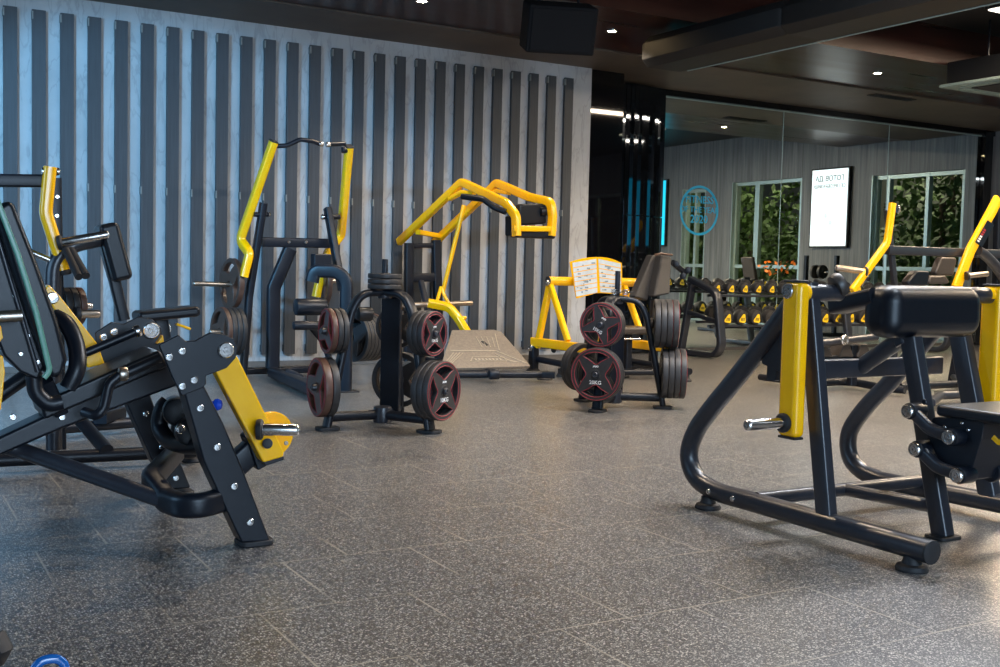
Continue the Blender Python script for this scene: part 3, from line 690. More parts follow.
# yellow weight arms
for xs, sgn in ((3.135, 1), (4.335, -1)):
    if sgn > 0: cy_ = PX(793.5, 360, xs).y; zt_, zb_ = PX(793, 282, xs).z, PX(793, 437, xs).z
    b = box('weight_arm', (xs, cy_, (zt_ + zb_) / 2), (.06, .10, zt_ - zb_), YEL, m7, bevel=.022, seg=4)
    box('arm_end_cap', (xs, cy_, zt_ + .003), (.05, .09, .01), RBR, m7, bevel=.003)
    box('arm_end_cap', (xs, cy_, zb_ - .003), (.05, .09, .01), RBR, m7, bevel=.003)
    ringcap(V((xs - sgn * .028, cy_ + .01, zt_ - .035)), -UX * sgn, .030, m7)
    pz = PX(787, 423, 3.11).z
    peg(V((xs - sgn * .028, cy_ + .005, pz)), -UX * sgn, .20, m7, .022)
    cyl('pivot_hub', (xs + sgn * .02, cy_, zt_ - .04), (xs + sgn * .06, cy_, zt_ - .04), .032, YEL, m7)
    cyl('pivot_shaft', (xs + sgn * .05, cy_, zt_ - .04), (xs + sgn * .24, cy_, zt_ - .04), .033, GRY, m7)
    if sgn > 0: cyl('cap_pad', V((xs + .205, cy_, zt_ - .02)), V((xs + .205, cy_, zt_ - .02)) + V((.035, -.012, .022)), .05, VBR, m7, ch=.012)
# big pad
yp = 3.02; l_, r_ = PY(893, 300, yp).x, PY(988, 300, yp).x; zt_, zb_ = PY(925, 286, yp).z, PY(925, 339, yp).z
pad('thigh_pad', ((l_ + r_) / 2, yp + .09, (zt_ + zb_) / 2), (r_ - l_, .18, zt_ - zb_), (UX, UY, UZ), VIN, m7, .072)
beam('pad_beam', PX(838, 306, 3.62), PX(880, 296, 3.62), .12, .07, VIN, m7, UX, .02)
beam('pad_beam', pc(905, 345), V((XC, yp + .12, zb_ + .06)), .07, .05, GRY, m7, UX)
cyl('pad_shaft', (r_ - .02, cy_, zt_ - .045), (4.31, cy_, zt_ - .045), .028, GRY, m7)
# seat carriage
xq = 3.60
s0 = PX(935, 410, xq)
pad('seat', (xq + .20, s0.y - .24, s0.z), (.40, .48, .045), (UX, UY, UZ), VIN, m7, .016)
plate('carriage_plate', [PX(932, 417, 3.64), PX(985, 419, 3.64), PX(981, 440, 3.64), PX(968, 482, 3.64), PX(945, 474, 3.64), PX(929, 440, 3.64)], UX * .19, BLK, m7, r=.02)
for (a, b) in (((912, 411), (953, 437)), ((919, 449), (961, 475))):
    A_, B_ = PX(*a, xq), PX(*b, xq); mid = (A_ + B_) / 2
    d_ = (B_ - A_).normalized(); nrm = d_.cross(UX); nrm = nrm if nrm.z > 0 else -nrm
    stube('swing_link', [A_, A_ + d_ * .05 - nrm * .012, mid - nrm * .022, B_ - d_ * .05 - nrm * .012, B_], s_rect(.03, .05, .012), GRY, m7, UX)
    for p in (A_, B_):
        cyl('link_hub', p - UX * .02, p + UX * .06, .034, BLK, m7); ringcap(p - UX * .021, -UX, .028, m7)
cyl('rear_roller', PX(962, 474, xq + .03), PX(962, 474, xq + .03) + UX * .17, .016, CHR, m7); q = PX(962, 474, xq + .03) + UX * .16; cyl('rear_link_hub', q, q + UX * .03, .045, BLK, m7)
bolt(PX(925, 402, 3.62), -UX, .012, m7, 'latch_bolt', BLK)
for q in ((962, 423), (968, 430), (945, 427)): bolt(PX(*q, 3.639), -UX, .007, m7)
tube('adjuster_tag', [PX(993, 437, 3.66), PX(1000, 444, 3.66), PX(1003, 439, 3.66)], s_rect(.006, .02, .002), YEL, m7, r=.01, n=UX)
# ================================================================== right rear press machine
Y8 = 7.0
m8 = thing('chest_press_machine', 'dark press machine with two yellow lever arms in front of the mirror, right', 'exercise machine', (8.8, 7.2, 0))
def p8(x, y, d=0): return PY(x, y, Y8 + d)
def arm8(pts, w=.075):
    return tube('lever_arm', [p8(*q) for q in pts], s_rect(.05, w, .02), YEL, m8, r=.12, n=UY)
arm8([(892.5, 203), (887, 243), (852, 291)]); arm8([(998, 199), (970, 251), (956, 288)], .12)
bolt(p8(897, 209, .03), V((1, -.5, 0)), .04, m8); bolt(p8(868, 279, -.03), -UY, .022, m8, 'arm_bolt', BLK)
beam('crossbar', p8(887, 250, .08), p8(1000, 254, .08), .06, .085, GRY, m8, UY)
for q in ((884, 252, 960, 0), (1002, 200, 1000, 0)):
    pass
beam('upright', p8(887, 210, .1), p8(896, 300, .1), .05, .05, GRY, m8, UY)
g = p8(893, 375, .1); beam('upright', p8(896, 296, .1), V((g.x, g.y, .02)), .05, .06, GRY, m8, UY)
beam('upright', p8(999, 198, .1), V((p8(999, 300, .1).x, Y8 + .1, .02)), .07, .09, BLK, m8, UY)
stube('guide_tube', [p8(978, 251), p8(986, 256), p8(1000, 272), p8(1016, 300)], .05, GRY, m8)
peg(p8(866, 272), V((-1, .35, .12)), .30, m8, .028, STL); peg(p8(966, 276, -.05), V((1, -.35, .12)), .24, m8, .026, STL)
text_d = plate('decal', [p8(926, 246, 0) , p8(920, 241, 0), p8(933, 219, 0), p8(940, 223, 0)], UY * .001, BLK, m8) if False else None
dc = [p8(982, 247, -.03), p8(975, 242, -.03), p8(987.5, 220, -.03), p8(994, 225, -.03)]
dcl = plate('decal', dc, -UY * .003, BLK, m8, bevel=0)
u_ = (dc[2] - dc[1]).normalized(); w_ = (dc[0] - dc[1]).normalized()
for i in range(6):
    o_ = dc[1] + u_ * (.02 + i * .028) + w_ * .012 - UY * .004
    plate('decal_mark', [o_, o_ + u_ * .018, o_ + u_ * .018 + w_ * .035, o_ + w_ * .035], -UY * .001, RED if i > 2 else WHT, dcl, bevel=0)
def padq(name, pts, t, m, parent, rad=.02): return plate(name, pts, t, m, parent, bevel=rad, r=.03)
padq('backrest', [p8(935, 275, .0), p8(942, 257), p8(958, 257.5), p8(954, 276)], UY * .08, VBR, m8)
padq('head_pad', [p8(928, 284, -.1), p8(931, 276, -.1), p8(946, 275.5, -.1), p8(952, 284, -.1)], UY * .3, VBR, m8)
padq('seat', [p8(905, 286, -.3), p8(917, 270.5, -.3), p8(931, 271, -.3), p8(928, 286, -.3)], UY * .09, VIN, m8)
# lower works and base
g = PZ(953, 384); beam('seat_post', V((g.x, g.y, .02)), PY(962, 330, g.y), .07, .09, BLK, m8, UX); foot(V((g.x, g.y, .03)), m8, .07, .03, .05)
tube('base_rail', [PZ(818, 383, .06), PZ(848, 381, .06), PZ(884, 388, .06), PZ(905, 390, .06)], .035, BLK, m8, r=.2)
tube('base_rail', [PZ(900, 387, .06), PZ(1010, 381, .06)], .035, BLK, m8)
tube('foot_rail', [PZ(931, 403, .07), PZ(940, 395.5, .07), PZ(975, 394, .07), PZ(1008, 393, .07)], .035, GRY, m8, r=.15)
tube('rail_link', [V((g.x, g.y, .07)), PZ(975, 394, .07)], .03, BLK, m8)
tube('rail_link', [PZ(1004, 381, .06), PZ(1006, 393, .07)], .03, BLK, m8)
tube('base_rail', [PZ(812, 384, .06), PZ(760, 377, .06)], .03, BLK, m8)
q0 = PY(808, 344.5, 6.9); q1 = PY(876, 337, 6.9)
tube('linkage_bar', [q0, q1], .035, GRY, m8); ringcap(PY(844, 340, 6.84), -UY, .045, m8)
for l, r2_ in ((812, 834), (840, 854), (857, 872)):
    plate('foot_wedge', [PY(l, 357, 6.95), PY((l + r2_) / 2 - 3, 344, 6.95), PY((l + r2_) / 2 + 3, 344, 6.95), PY(r2_, 357, 6.95)], UY * .15, VBR, m8, bevel=.01)
beam('wedge_rail', PY(806, 358.5, 7.0), PY(880, 357.5, 7.0), .06, .05, BLK, m8, UY)
beam('link_post', PY(853, 345, 7.0), V((PY(853, 358, 7.0).x, 7.0, .05)), .06, .08, BLK, m8, UY)
# ================================================================== dumbbell rack
rk = thing('dumbbell_rack', 'long two-tier dumbbell rack with bent end frame in front of the mirror', 'rack', (10.8, 10.5, 0))
XRL = 8.86; XRR = 12.95
yf, ybk = 9.97, 10.80
def rackframe(x):
    pts = [V((x, ybk - .12, .83)), V((x, yf + .10, .80)), V((x, yf + .02, .60)), V((x, yf - .02, .05)), V((x, ybk, .05)), V((x, ybk - .18, .87))]
    pts = [V((x, ybk - .20, .95)), V((x, yf + .14, .80)), V((x, yf, .05)), V((x, ybk - .02, .045))]
    tube('end_frame', pts, s_rect(.11, .075, .02), GRY, rk, r=.16, n=UX)
    beam('rear_upright', (x, ybk - .06, .05), (x, ybk - .24, .93), .09, .06, GRY, rk, UX)
    beam('tier_bracket', (x, ybk - .1, .56), (x, yf + .06, .44), .07, .05, GRY, rk, UX)
rackframe(XRL); rackframe(XRR); rackframe((XRL + XRR) / 2 + .1)
for z, yy in ((.43, 10.33), (.80, 10.38)):
    for dy, dzz in ((-.12, -.018), (.13, .02)):
        beam('tier_rail', (XRL, yy + dy, z + dzz - .02), (XRR, yy + dy, z + dzz - .02), .05, .03, GRY, rk, UY)
def make_dumbbell(R, L, hr=.016):
    d = thing('dumbbell', 'x', 'dumbbell', (0, 0, 0))
    cyl('handle', (0, -L * .28, 0), (0, L * .28, 0), hr, CHR, d)
    for sgn in (-1, 1):
        mb = MB(); prof = [(R * .5, 0), (R * .92, .006), (R, .02), (R, L * .22), (R * .93, L * .27), (R * .62, L * .30), (R * .60, L * .295), (0, L * .295)]
        lathe(mb, (0, sgn * L * .2, 0), (0, sgn, 0), prof, 14); h = mb.build('head', RUB, d)
        y = sgn * (L * .2 + L * .296); r = R * .8
        tri = fillet([V((-r * .95, y, -r * .62)), V((r * .75, y, -r * .9)), V((r * .25, y, r * 1.05))], r * .28, 4, True)
        plate('emblem', tri, V((0, sgn * .004, 0)), EMB, h, bevel=0, label='yellow shield emblem')
        mb = MB()
        for a in (-.35, 0, .35): boxm(mb, (a * r * .8, y + sgn * .0045, -r * .2), (r * .16, .001, r * .5))
        mb.build('emblem_mark', RUB, h)
    return d
dA = make_dumbbell(.071, .30); dB_ = make_dumbbell(.093, .36)
tilt = math.radians(9)
n_top = 17
for row, (proto, z, yy, nmx, x0_, st_) in enumerate(((dA, .80 + .075, 10.38, 17, XRL + .12, .222), (dB_, .43 + .09, 10.33, 16, XRL + .23, .236))):
    for i in range(nmx):
        d = proto if i == 0 else copytree(proto)
        d.location = (x0_ + i * st_, yy, z); d.rotation_euler = (tilt, 0, 0)
        tier = 'upper' if row == 0 else 'lower'
        nmk = nth + ['fourteenth', 'fifteenth', 'sixteenth', 'seventeenth']
        d['label'] = 'black dumbbell with yellow shield emblem, ' + (nmk[i] if i else 'first') + ' from the left on the %s tier' % tier
        d['group'] = 'dumbbells on the %s tier of the rack' % tier
# things seen only in the mirror
def pv(px, py, X_): q = PX(px, py, X_); return V((q.x, 2 * YM - q.y, q.z))
b = pv(750, 275, 13.6)
bn = thing('adjustable_bench', 'black adjustable bench with raised backrest, seen in the mirror above the dumbbells', 'bench', (b.x, b.y, 0))
a_ = (V((0, 1, 0)), V((-.25, 0, .97)).normalized(), V((.97, 0, .25)).normalized())
pad('backrest', b + UZ * .1, (.30, .45, .07), a_, VBR, bn, .02); pad('seat', b + V((-.45, 0, -.28)), (.4, .34, .07), (UX, UY, UZ), VBR, bn, .02)
beam('frame_rail', b + V((.3, 0, -.0)) - UZ * (b.z - .1), b + V((-.9, 0, 0)) - UZ * (b.z - .1), .07, .07, BLK, bn, UY)
beam('post', b + V((-.2, 0, -.25)), V((b.x - .2, b.y, .1)), .06, .06, BLK, bn, UY); beam('front_foot', (b.x - .9, b.y - .25, .05), (b.x - .9, b.y + .25, .05), .06, .06, BLK, bn, UX); beam('rear_foot', (b.x + .3, b.y - .25, .05), (b.x + .3, b.y + .25, .05), .06, .06, BLK, bn, UX)
b = pv(826, 272, 14.2)
bb = thing('loaded_barbell', 'steel barbell with black square-looking plates, seen in the mirror', 'barbell', (b.x, b.y, 0))
bl = pv(790, 272, 14.2)
cyl('bar', V((b.x, b.y - .3, b.z)), V((b.x, bl.y + .9, b.z)), .015, CHR, bb)
mb = MB(); lathe(mb, (b.x, b.y - .25, b.z), UY, [(.11, 0), (.12, .01), (.12, .05), (.11, .06)], 20); mb.build('end_plate', RUB, bb)
mb = MB(); lathe(mb, (b.x, bl.y + .75, b.z), UY, [(.11, 0), (.12, .01), (.12, .05), (.11, .06)], 20); mb.build('end_plate', RUB, bb)
for y in (b.y + .25, bl.y + .4):
    beam('stand_post', (b.x, y, .04), (b.x, y, b.z + .28), .07, .07, BLK, bb, UY); beam('stand_foot', (b.x - .3, y, .04), (b.x + .3, y, .04), .07, .07, BLK, bb, UY)
b = pv(778, 268, 14.6)
fp = thing('potted_orange_flowers', 'pot of bright orange flowers by the window, seen in the mirror', 'potted plant', (b.x, b.y, 0))
mb = MB(); lathe(mb, (b.x, b.y, 0), UZ, [(.13, 0), (.2, .5), (.21, .52), (.17, .52)], 20); mb.build('pot', BLK, fp)
mb = MB(); mo = MB()
for _ in range(160):
    a = random.uniform(0, 2 * PI); r = random.uniform(0, .32); z = random.uniform(.5, b.z + .12); c = V((b.x + r * math.cos(a), b.y + r * math.sin(a) * 1.3, z)); s_ = .05
    x = V((random.gauss(0, 1), random.gauss(0, 1), random.gauss(0, 1))).normalized(); y = x.orthogonal().normalized()
    (mo if z > b.z - .12 and random.random() < .6 else mb).add([c - x * s_, c + y * s_ * .6, c + x * s_, c - y * s_ * .6], [(0, 1, 2, 3)])
mb.build('leaves', LEAF, fp); mo.build('blossoms', ORG, fp)
# ================================================================== yellow machine with instruction board
YF = 9.1
m5 = thing('hip_thrust_machine', 'yellow A-frame machine with black bench pads behind the right plate tree', 'exercise machine', (6.4, 9.1, 0))
X1 = PY(550, 284, YF).x; zt5 = PY(550, 281, YF).z; X2 = PY(624, 284, YF).x
for Xs, (a, b_, l0, l1) in ((X1, ((537, 347), (568, 341), (533, 341), (592, 350))), (X2, ((600, 342), (640, 330), (603, 338), (668, 350)))):
    ap = V((Xs, YF, zt5 - .03))
    beam('frame_leg', ap, PX(*a, Xs), .05, .075, YEL, m5, UX, .012); beam('frame_leg', ap, PX(*b_, Xs), .05, .06, YEL, m5, UX, .012)
    c0 = PX(*l0, Xs); c1_ = PX(*l1, Xs); zz = (c0.z + c1_.z) / 2
    beam('lower_beam', V((Xs, c0.y, zz)), V((Xs, c1_.y, zz)), .06, .09, YEL, m5, UX, .012)
    ringcap(V((Xs - .03, c0.y - .02, zz - .06)), -UX, .035, m5)
    beam('base_post', V((Xs, c0.y - .02, zz - .04)), V((Xs, c0.y - .02, .03)), .08, .09, BLK, m5, UX); foot(V((Xs, c0.y - .02, .04)), m5, .07, .03, .05)
    tube('base_rail', [V((Xs + .03, c0.y - .02, .13)), V((Xs + .03, c1_.y - .3, .10))], .032, BLK, m5)
    foot(V((Xs + .03, c1_.y - .25, .09)), m5, .05, .04, .03)
xe = PY(652, 280, YF).x
cyl('top_bar', (X1 - .02, YF, zt5), (xe, YF, zt5), .045, YEL, m5); cyl('bar_end_cap', (X1 - .03, YF, zt5), (X1 - .018, YF, zt5), .046, RBR, m5)
peg(PX(553, 349, X1 + .04), UX, .22, m5, .022, CHR)
bolt(PY(548, 283, YF - .05), -UX, .03, m5)
for (p0, p1) in (((560, 372), (690, 372)), ((600, 366), (660, 366)), ((575, 358), (610, 361))):
    tube('floor_rail', [PZ(*p0, .07), PZ(*p1, .07)], .032, BLK, m5)
for q in ((563, 377), (626, 378), (686, 376)): p = PZ(*q); foot(V((p.x, p.y + .03, .08)), m5, .05, .04, .035)
yb5 = 8.75
ta = V((.33, 0, .94)).normalized()
plate('backrest_pad', [PY(635, 297, 8.7), PY(653, 255, 8.85), PY(661.5, 255, 8.85), PY(648, 301, 8.7)], UY * .12, RBR, m5, bevel=.02)
plate('backrest_pad', [PY(654, 297, 8.6), PY(662, 255, 8.75), PY(672, 257, 8.75), PY(670.5, 294, 8.6)], UY * .12, RBR, m5, bevel=.02)
tube('backrest_trim', [PY(655, 255, 8.72), PY(661, 253.6, 8.72), PY(672, 255, 8.72)], .012, BRZ, m5, r=.03)
P0 = PY(608, 330, 8.6); pad('seat_pad', V((PY(624, 333, 8.6).x, 8.6, P0.z)), (.42, .34, .07), (UX, UY, UZ), VBR, m5, .025)
beam('seat_post', V((PY(628, 336, 8.6).x, 8.6, P0.z - .03)), V((PY(628, 336, 8.6).x, 8.6, .05)), .07, .07, BLK, m5, UY)
tube('grab_handle', [PY(611, 322, 8.4), PY(622, 339, 8.4), PY(640, 339, 8.4)], .012, CHR, m5, r=.04)
beam('backrest_arm', PY(672, 262, 8.9), PY(686, 274, 8.9), .05, .05, BLK, m5, UY)
for q in ((676, 264), (683, 276), (688, 270)): cyl('adjuster_knob', PY(*q, 8.85), PY(*q, 8.93), .035, BLK, m5)
beam('backrest_post', PY(655, 300, 8.95), V((PY(655, 300, 8.95).x, 8.95, .06)), .07, .08, BLK, m5, UX)
# instruction board
Yp = 9.0
ib = thing('instruction_board', 'yellow edged white instruction board of two pages on the yellow bar', 'sign', PY(597, 280, Yp))
outl = cat_rom([PY(570, 262, Yp), PY(583, 258.3, Yp), PY(597, 257, Yp), PY(610, 258.3, Yp), PY(622, 263, Yp)], 4) + [PY(622.5, 293, Yp)] + cat_rom([PY(622, 295, Yp), PY(600, 293, Yp), PY(590, 295, Yp), PY(576.5, 298.5, Yp)], 4)
plate('board', outl, UY * .012, YEL, ib, bevel=.002)
PAPER = mat('white_paper', (.60, .66, .70), .35); noise_var(PAPER, 9, .12)
PRB = noise_var(mat('blue_grey_print', (.22, .30, .36), .5), 60, .3); PRY = YEL
for (l, r_, tl, tr, bl, br) in ((572.3, 596.2, 262.8, 258.8, 296.5, 292.5), (598.2, 620.6, 258.8, 263.6, 292.0, 293.4)):
    bot = 575.5 if l < 590 else 599.5
    pg = plate('page', [PY(l, tl, Yp - .002), PY(r_, tr, Yp - .002), PY(r_ + (1 if l < 590 else .5), br, Yp - .002), PY(bot + .8, bl, Yp - .002)], UY * -.002, PAPER, ib, bevel=0)
    for k in range(6):
        u = (k + 1) / 7.2; dx = (bot - l) * u
        y0, y1 = tl + (bl - tl) * u, tr + (br - tr) * u
        plate('yellow_rule', [PY(l + dx + .5, y0, Yp - .005), PY(r_ + u, y1, Yp - .005), PY(r_ + u, y1 + .7, Yp - .005), PY(l + dx + .5, y0 + .7, Yp - .005)], UY * -.001, YEL, pg, bevel=0)
    for k in range(22):
        u = random.uniform(.03, .9); x = random.uniform(l + 2 + (bot - l) * u, r_ - 4); y = tl + (bl - tl) * u + (tr - tl) * (x - l) / (r_ - l) + .8; w_, h_ = random.uniform(1, 4), random.uniform(.5, 2)
        plate('print_mark', [PY(x, y, Yp - .0045), PY(x + w_, y, Yp - .0045), PY(x + w_, y + h_, Yp - .0045), PY(x, y + h_, Yp - .0045)], UY * -.0008, PRB, pg, bevel=0)
# ================================================================== yellow squat machine
m4 = thing('pendulum_squat_machine', 'yellow squat machine with overhead shoulder pads and wide tan foot plate', 'exercise machine', (5.1, 9.3, 0))
def A4(px, py, y): return PY(px, py, y)
pA = [A4(399, 242, 10.42), A4(462, 182, 9.35), A4(506, 203, 8.55), A4(516, 216, 8.44), A4(516.5, 236, 8.42)]
pB = [A4(434, 243, 10.42), A4(497, 183, 9.35), A4(529, 197, 8.72), A4(551, 202, 8.44), A4(552.5, 216, 8.43), A4(551, 236, 8.42)]
nA = (pA[1] - pA[0]).cross(UZ).normalized()
tube('shoulder_beam', pA, s_rect(.06, .078, .012), YEL, m4, r=.09, n=nA, seg=6); tube('shoulder_beam', pB, s_rect(.06, .078, .012), YEL, m4, r=.07, n=nA, seg=6)
box('beam_end_cap', pA[0] - (pA[1] - pA[0]).normalized() * .004, (.07, .01, .07), RBR, m4, (nA, (pA[1] - pA[0]).normalized(), nA.cross((pA[1] - pA[0]).normalized())))
beam('beam_tie', A4(418, 232, 10.1), A4(439, 236, 10.28), .05, .06, YEL, m4, UZ)
beam('pad_frame_bar', A4(513, 228.5, 8.42), A4(555, 229, 8.42), .05, .05, YEL, m4, UY)
tube('gusset_bend', [A4(450, 199, 9.5), A4(462, 192, 9.32), A4(474, 193, 9.15)], s_rect(.05, .04, .01), YEL, m4, r=.08, n=nA)
tube('gusset_bend', [A4(487, 197, 9.45), A4(497, 191, 9.32), A4(509, 193, 9.1)], s_rect(.05, .04, .01), YEL, m4, r=.08, n=nA)
plate('shoulder_pad', [A4(519.5, 204, 8.5), A4(546, 203.5, 8.5), A4(547.5, 224, 8.5), A4(518.5, 225.5, 8.5)], UY * .09, VIN, m4, bevel=.02, r=.03)
plate('shoulder_pad', [A4(504.5, 216, 8.62), A4(512, 215, 8.5), A4(513.5, 236, 8.5), A4(504.5, 236, 8.62)], nA * -.05, VIN, m4, bevel=.015)
pad('back_pad', A4(533, 234.5, 8.48), (.42, .12, .07), (UX, UY, UZ), VIN, m4, .02)
cyl('grip_knob', A4(549, 211, 8.5), A4(540, 212, 8.5), .04, BLK, m4)
tube('control_handle', [A4(462, 196.5, 8.9), A4(483, 199, 8.7), A4(495, 208, 8.6), A4(506, 212, 8.52)], .028, BLK, m4, r=.1)
# pendulum link and lower lever
tube('tie_rod', [A4(464, 205, 9.6), A4(443, 291, 9.75)], .022, YEL, m4)
for q in ((437, 301), (449, 304)): tube('fork_arm', [A4(441, 287, 9.75), A4((q[0] + 441) / 2 - .5, 296, 9.72), A4(*q, 9.7)], .018, YEL, m4, r=.05)
lv = [A4(428, 303, 9.72), A4(449, 307, 9.65), A4(458, 318, 9.55), A4(469, 336, 9.45)]
tube('lower_lever', lv, s_rect(.07, .08, .015), YEL, m4, r=.12, n=UX)
cyl('weight_bar', A4(412, 305, 9.9), A4(472, 303, 9.9), .028, STL, m4)
cyl('side_pin', A4(458, 318, 9.7), A4(466, 318, 9.7), .02, YEL, m4)
for l, r_ in (((409, 243), (409, 305)), ((436, 240), (440, 330))):
    beam('rear_post', A4(*l, 10.3), V((A4(*r_, 10.3).x, 10.3, .05)), .07, .09, BLK, m4, UY)
beam('post_tie', A4(410, 246, 10.3), A4(437, 245, 10.3), .05, .05, BLK, m4, UY); beam('post_tie', A4(410, 278, 10.3), A4(438, 277, 10.3), .06, .09, BLK, m4, UY)
beam('diagonal_strut', A4(421, 282, 10.2), A4(428, 312, 9.9), .05, .06, GRY, m4, UX)
# foot plate
YPf, YPb = 8.85, 9.40
c_ = [PY(440, 366.5, YPf), PY(531, 366, YPf), PY(528, 362, YPf + .05), PY(501, 333, YPb - .03), PY(494, 329.5, YPb), PY(452, 329.5, YPb)]
zf = c_[1].z; zbk = c_[4].z
for p in c_: p.z = zf + (zbk - zf) * (p.y - YPf) / (YPb - YPf)
nn = (c_[1] - c_[0]).cross(c_[4] - c_[0]).normalized(); nn = nn if nn.z > 0 else -nn
fpl = plate('foot_plate', c_, -nn * .03, TAN, m4, bevel=.005, r=.02)
def onpl(px, py):
    d = ray(400 + (px - 400) * 1.0664, 240 + (py - 240) * 1.0664); return EYE + d * ((c_[0] - EYE).dot(nn) / d.dot(nn)) + nn * .001
def rib(a, b, w=.007, m=None): 
    p, q = onpl(*a), onpl(*b); s = (q - p).normalized().cross(nn) * w; plate('tread_rib', [p - s, q - s, q + s, p + s], nn * .004, m or TLN, fpl, bevel=0)
rib((447, 344), (489, 344)); rib((489, 344), (519, 356)); rib((489, 328), (493, 344), .005)
for i in range(4):
    rib((489 + i * 3, 347 + i * 1.6), (505 + i * 2, 355), .004); rib((459 - i * 3, 346), (447 - i * 2, 357), .004); rib((486 - i * 5, 331), (489 - i * 4, 341), .004)
rib((468, 350), (497, 350), .004); rib((466, 354), (500, 354), .004); rib((468, 350), (466, 354), .004); rib((497, 350), (500, 354), .004)
for i in range(8): rib((470 + i * 3.3, 352.2), (471.8 + i * 3.3, 352.2), .014)
rib((477, 335), (482, 339), .014, RBR)
beam('plate_support', PY(480, 358, YPb - .1), V((PY(480, 358, YPb - .1).x, YPb - .1, .06)), .08, .08, BLK, m4, UX)
tube('base_rail', [PZ(436, 374, .07), PZ(548, 374.5, .07)], .034, BLK, m4)
cyl('rail_sleeve', PZ(489, 374, .08), PZ(499, 374, .08), .05, BLK, m4)
tube('base_rail', [PZ(494, 373, .07), V((PZ(494, 373, .07).x, 10.35, .07))], .034, BLK, m4)
for q in ((547, 380), (448, 381)): p = PZ(*q); foot(V((p.x, p.y + .04, .06)), m4, .07, .05, .045)
beam('end_block', PZ(542, 374.5, .075), PZ(555, 375, .075), .06, .07, BLK, m4, UZ)
# ================================================================== plate loaded pulldown
m3 = thing('lat_pulldown_machine', 'lat pulldown machine with tall yellow lever arms against the slat wall', 'exercise machine', (3.4, 9.4, 0))
TY, BY, UY3 = 9.25, 9.62, 9.5
aL = [PY(273.5, 142, TY), PY(240, 240, BY - .1), PY(249.5, 253, 9.42), PY(243.5, 277, 9.42)]
aR = [PY(349, 147, TY), PY(341, 235, BY), PY(328, 252, BY), PY(318.5, 285, BY), PY(316, 297, BY)]
nL = (aL[1] - aL[0]).cross(UZ).normalized()
tube('lever_arm', aL, s_rect(.07, .085, .018), YEL, m3, r=.07, n=UX); tube('lever_arm', aR, s_rect(.07, .085, .018), YEL, m3, r=.07, n=UX)
for a in (aL, aR):
    d = (a[0] - a[1]).normalized(); sx = (UX - d * UX.dot(d)).normalized(); box('arm_end_cap', a[0] + d * .006, (.066, .08, .014), RBR, m3, (sx, d.cross(sx), d))
hy = PY(283, 146, TY - .02)
tube('pull_handle', [PY(277, 146, TY), PY(287, 145.5, TY - .02), PY(300, 139.5, TY - .04), PY(312, 141, TY - .04), PY(320, 144, TY - .03)], .020, BLK, m3, r=.08)
tube('pull_handle', [PY(329, 144.5, TY - .02), PY(345, 143.5, TY)], .020, BLK, m3)
for q in ((321, 144), (328, 144.5)): p = PY(*q, TY - .03); cyl('handle_ferrule', p - UX * .02, p + UX * .02, .022, CHR, m3)
cyl('handle_clamp', PY(342, 150, TY), PY(347, 150, TY), .03, BLK, m3)
uL0 = PY(263.5, 203, UY3 - .1); uL1 = PZ(236, 373, .06); uL1.y = 9.55; uR0 = PY(327.5, 208, UY3 - .1)
uL1 = PY(232, 372, 9.5); uL1.z = .05
tube('upright', [uL0, PY(249, 296, 9.5), V((PY(243, 372, 9.5).x, 9.5, .04))], s_rect(.06, .08, .015), BLK, m3, r=.3, n=UX)
uR1 = PY(342, 290, 9.2); beam('upright', uR0, uR1, .06, .08, BLK, m3, UX)
beam('top_crossbar', PY(262, 242, UY3 - .02), PY(332, 243.5, UY3 - .02), .06, .085, BLK, m3, UY)
for q in ((289, 242), (306, 242)): bolt(PY(*q, UY3 - .055), -UY, .016, m3)
tube('centre_post', [PY(290, 249, UY3), PY(273.5, 288, UY3), PY(272.5, 368, UY3)], s_rect(.075, .12, .02), BLK, m3, r=.12, n=UY)
for (l, r_) in (((254, 214.5), (268, 214.5)), ((323, 217), (340, 217))):
    cyl('pivot_shaft', PY(*l, UY3 - .1), PY(*r_, UY3 - .1), .022, BLK, m3); 
bolt(PY(268.5, 214.5, UY3 - .1), UX, .024, m3); bolt(PY(323, 217, UY3 - .1), -UX, .026, m3)
yr = PZ(270, 371, .05).y
tube('base_rail', [V((PY(229, 372, yr).x, yr, .055)), V((PY(310, 370, yr).x, yr, .055))], s_rect(.06, .07, .015), BLK, m3, n=UZ)
tube('base_rail', [PZ(272, 372, .06), PZ(318, 392, .07)], s_rect(.09, .08, .015), BLK, m3, n=UZ)
# seat unit: front post with bent guard
fp_ = PZ(345, 392); 
LF = V((-.866, .5, 0)); P1 = V((fp_.x, fp_.y, PY(346, 300, fp_.y).z + .13))
tube('front_post', [V((fp_.x, fp_.y, .01)), P1 + UZ * .10, P1 + UZ * .10 + LF * .26, P1 + UZ * .01 + LF * .28], s_rect(.06, .11, .025), BLK, m3, r=[0, .13, .05, 0], n=V((.5, .866, 0)), seg=8)
plate('post_base', [V((fp_.x + a, fp_.y + b, 0)) for a, b in ((-.1, -.07), (.1, -.07), (.1, .07), (-.1, .07))], UZ * .012, RBR, m3)
box('pulley_box', PY(321, 262, 9.1), (.16, .1, .14), BLK, m3, bevel=.01)
cyl('thigh_roller', PY(295, 307, 8.3), PY(326, 307, 8.3), .068, VIN, m3, ch=.015)
cyl('seat_pad_edge', PY(293, 325.5, 8.2), PY(320, 325.5, 8.2), .035, VIN, m3, ch=.012)
cyl('knee_roller', PY(357, 314, 8.5), PY(372, 314, 8.5), .06, VIN, m3, ch=.02)
tube('seat_arm', [PY(310, 326, 8.3), PY(322, 340, 8.4), PY(330, 360, 8.4)], .025, BLK, m3, r=.05)
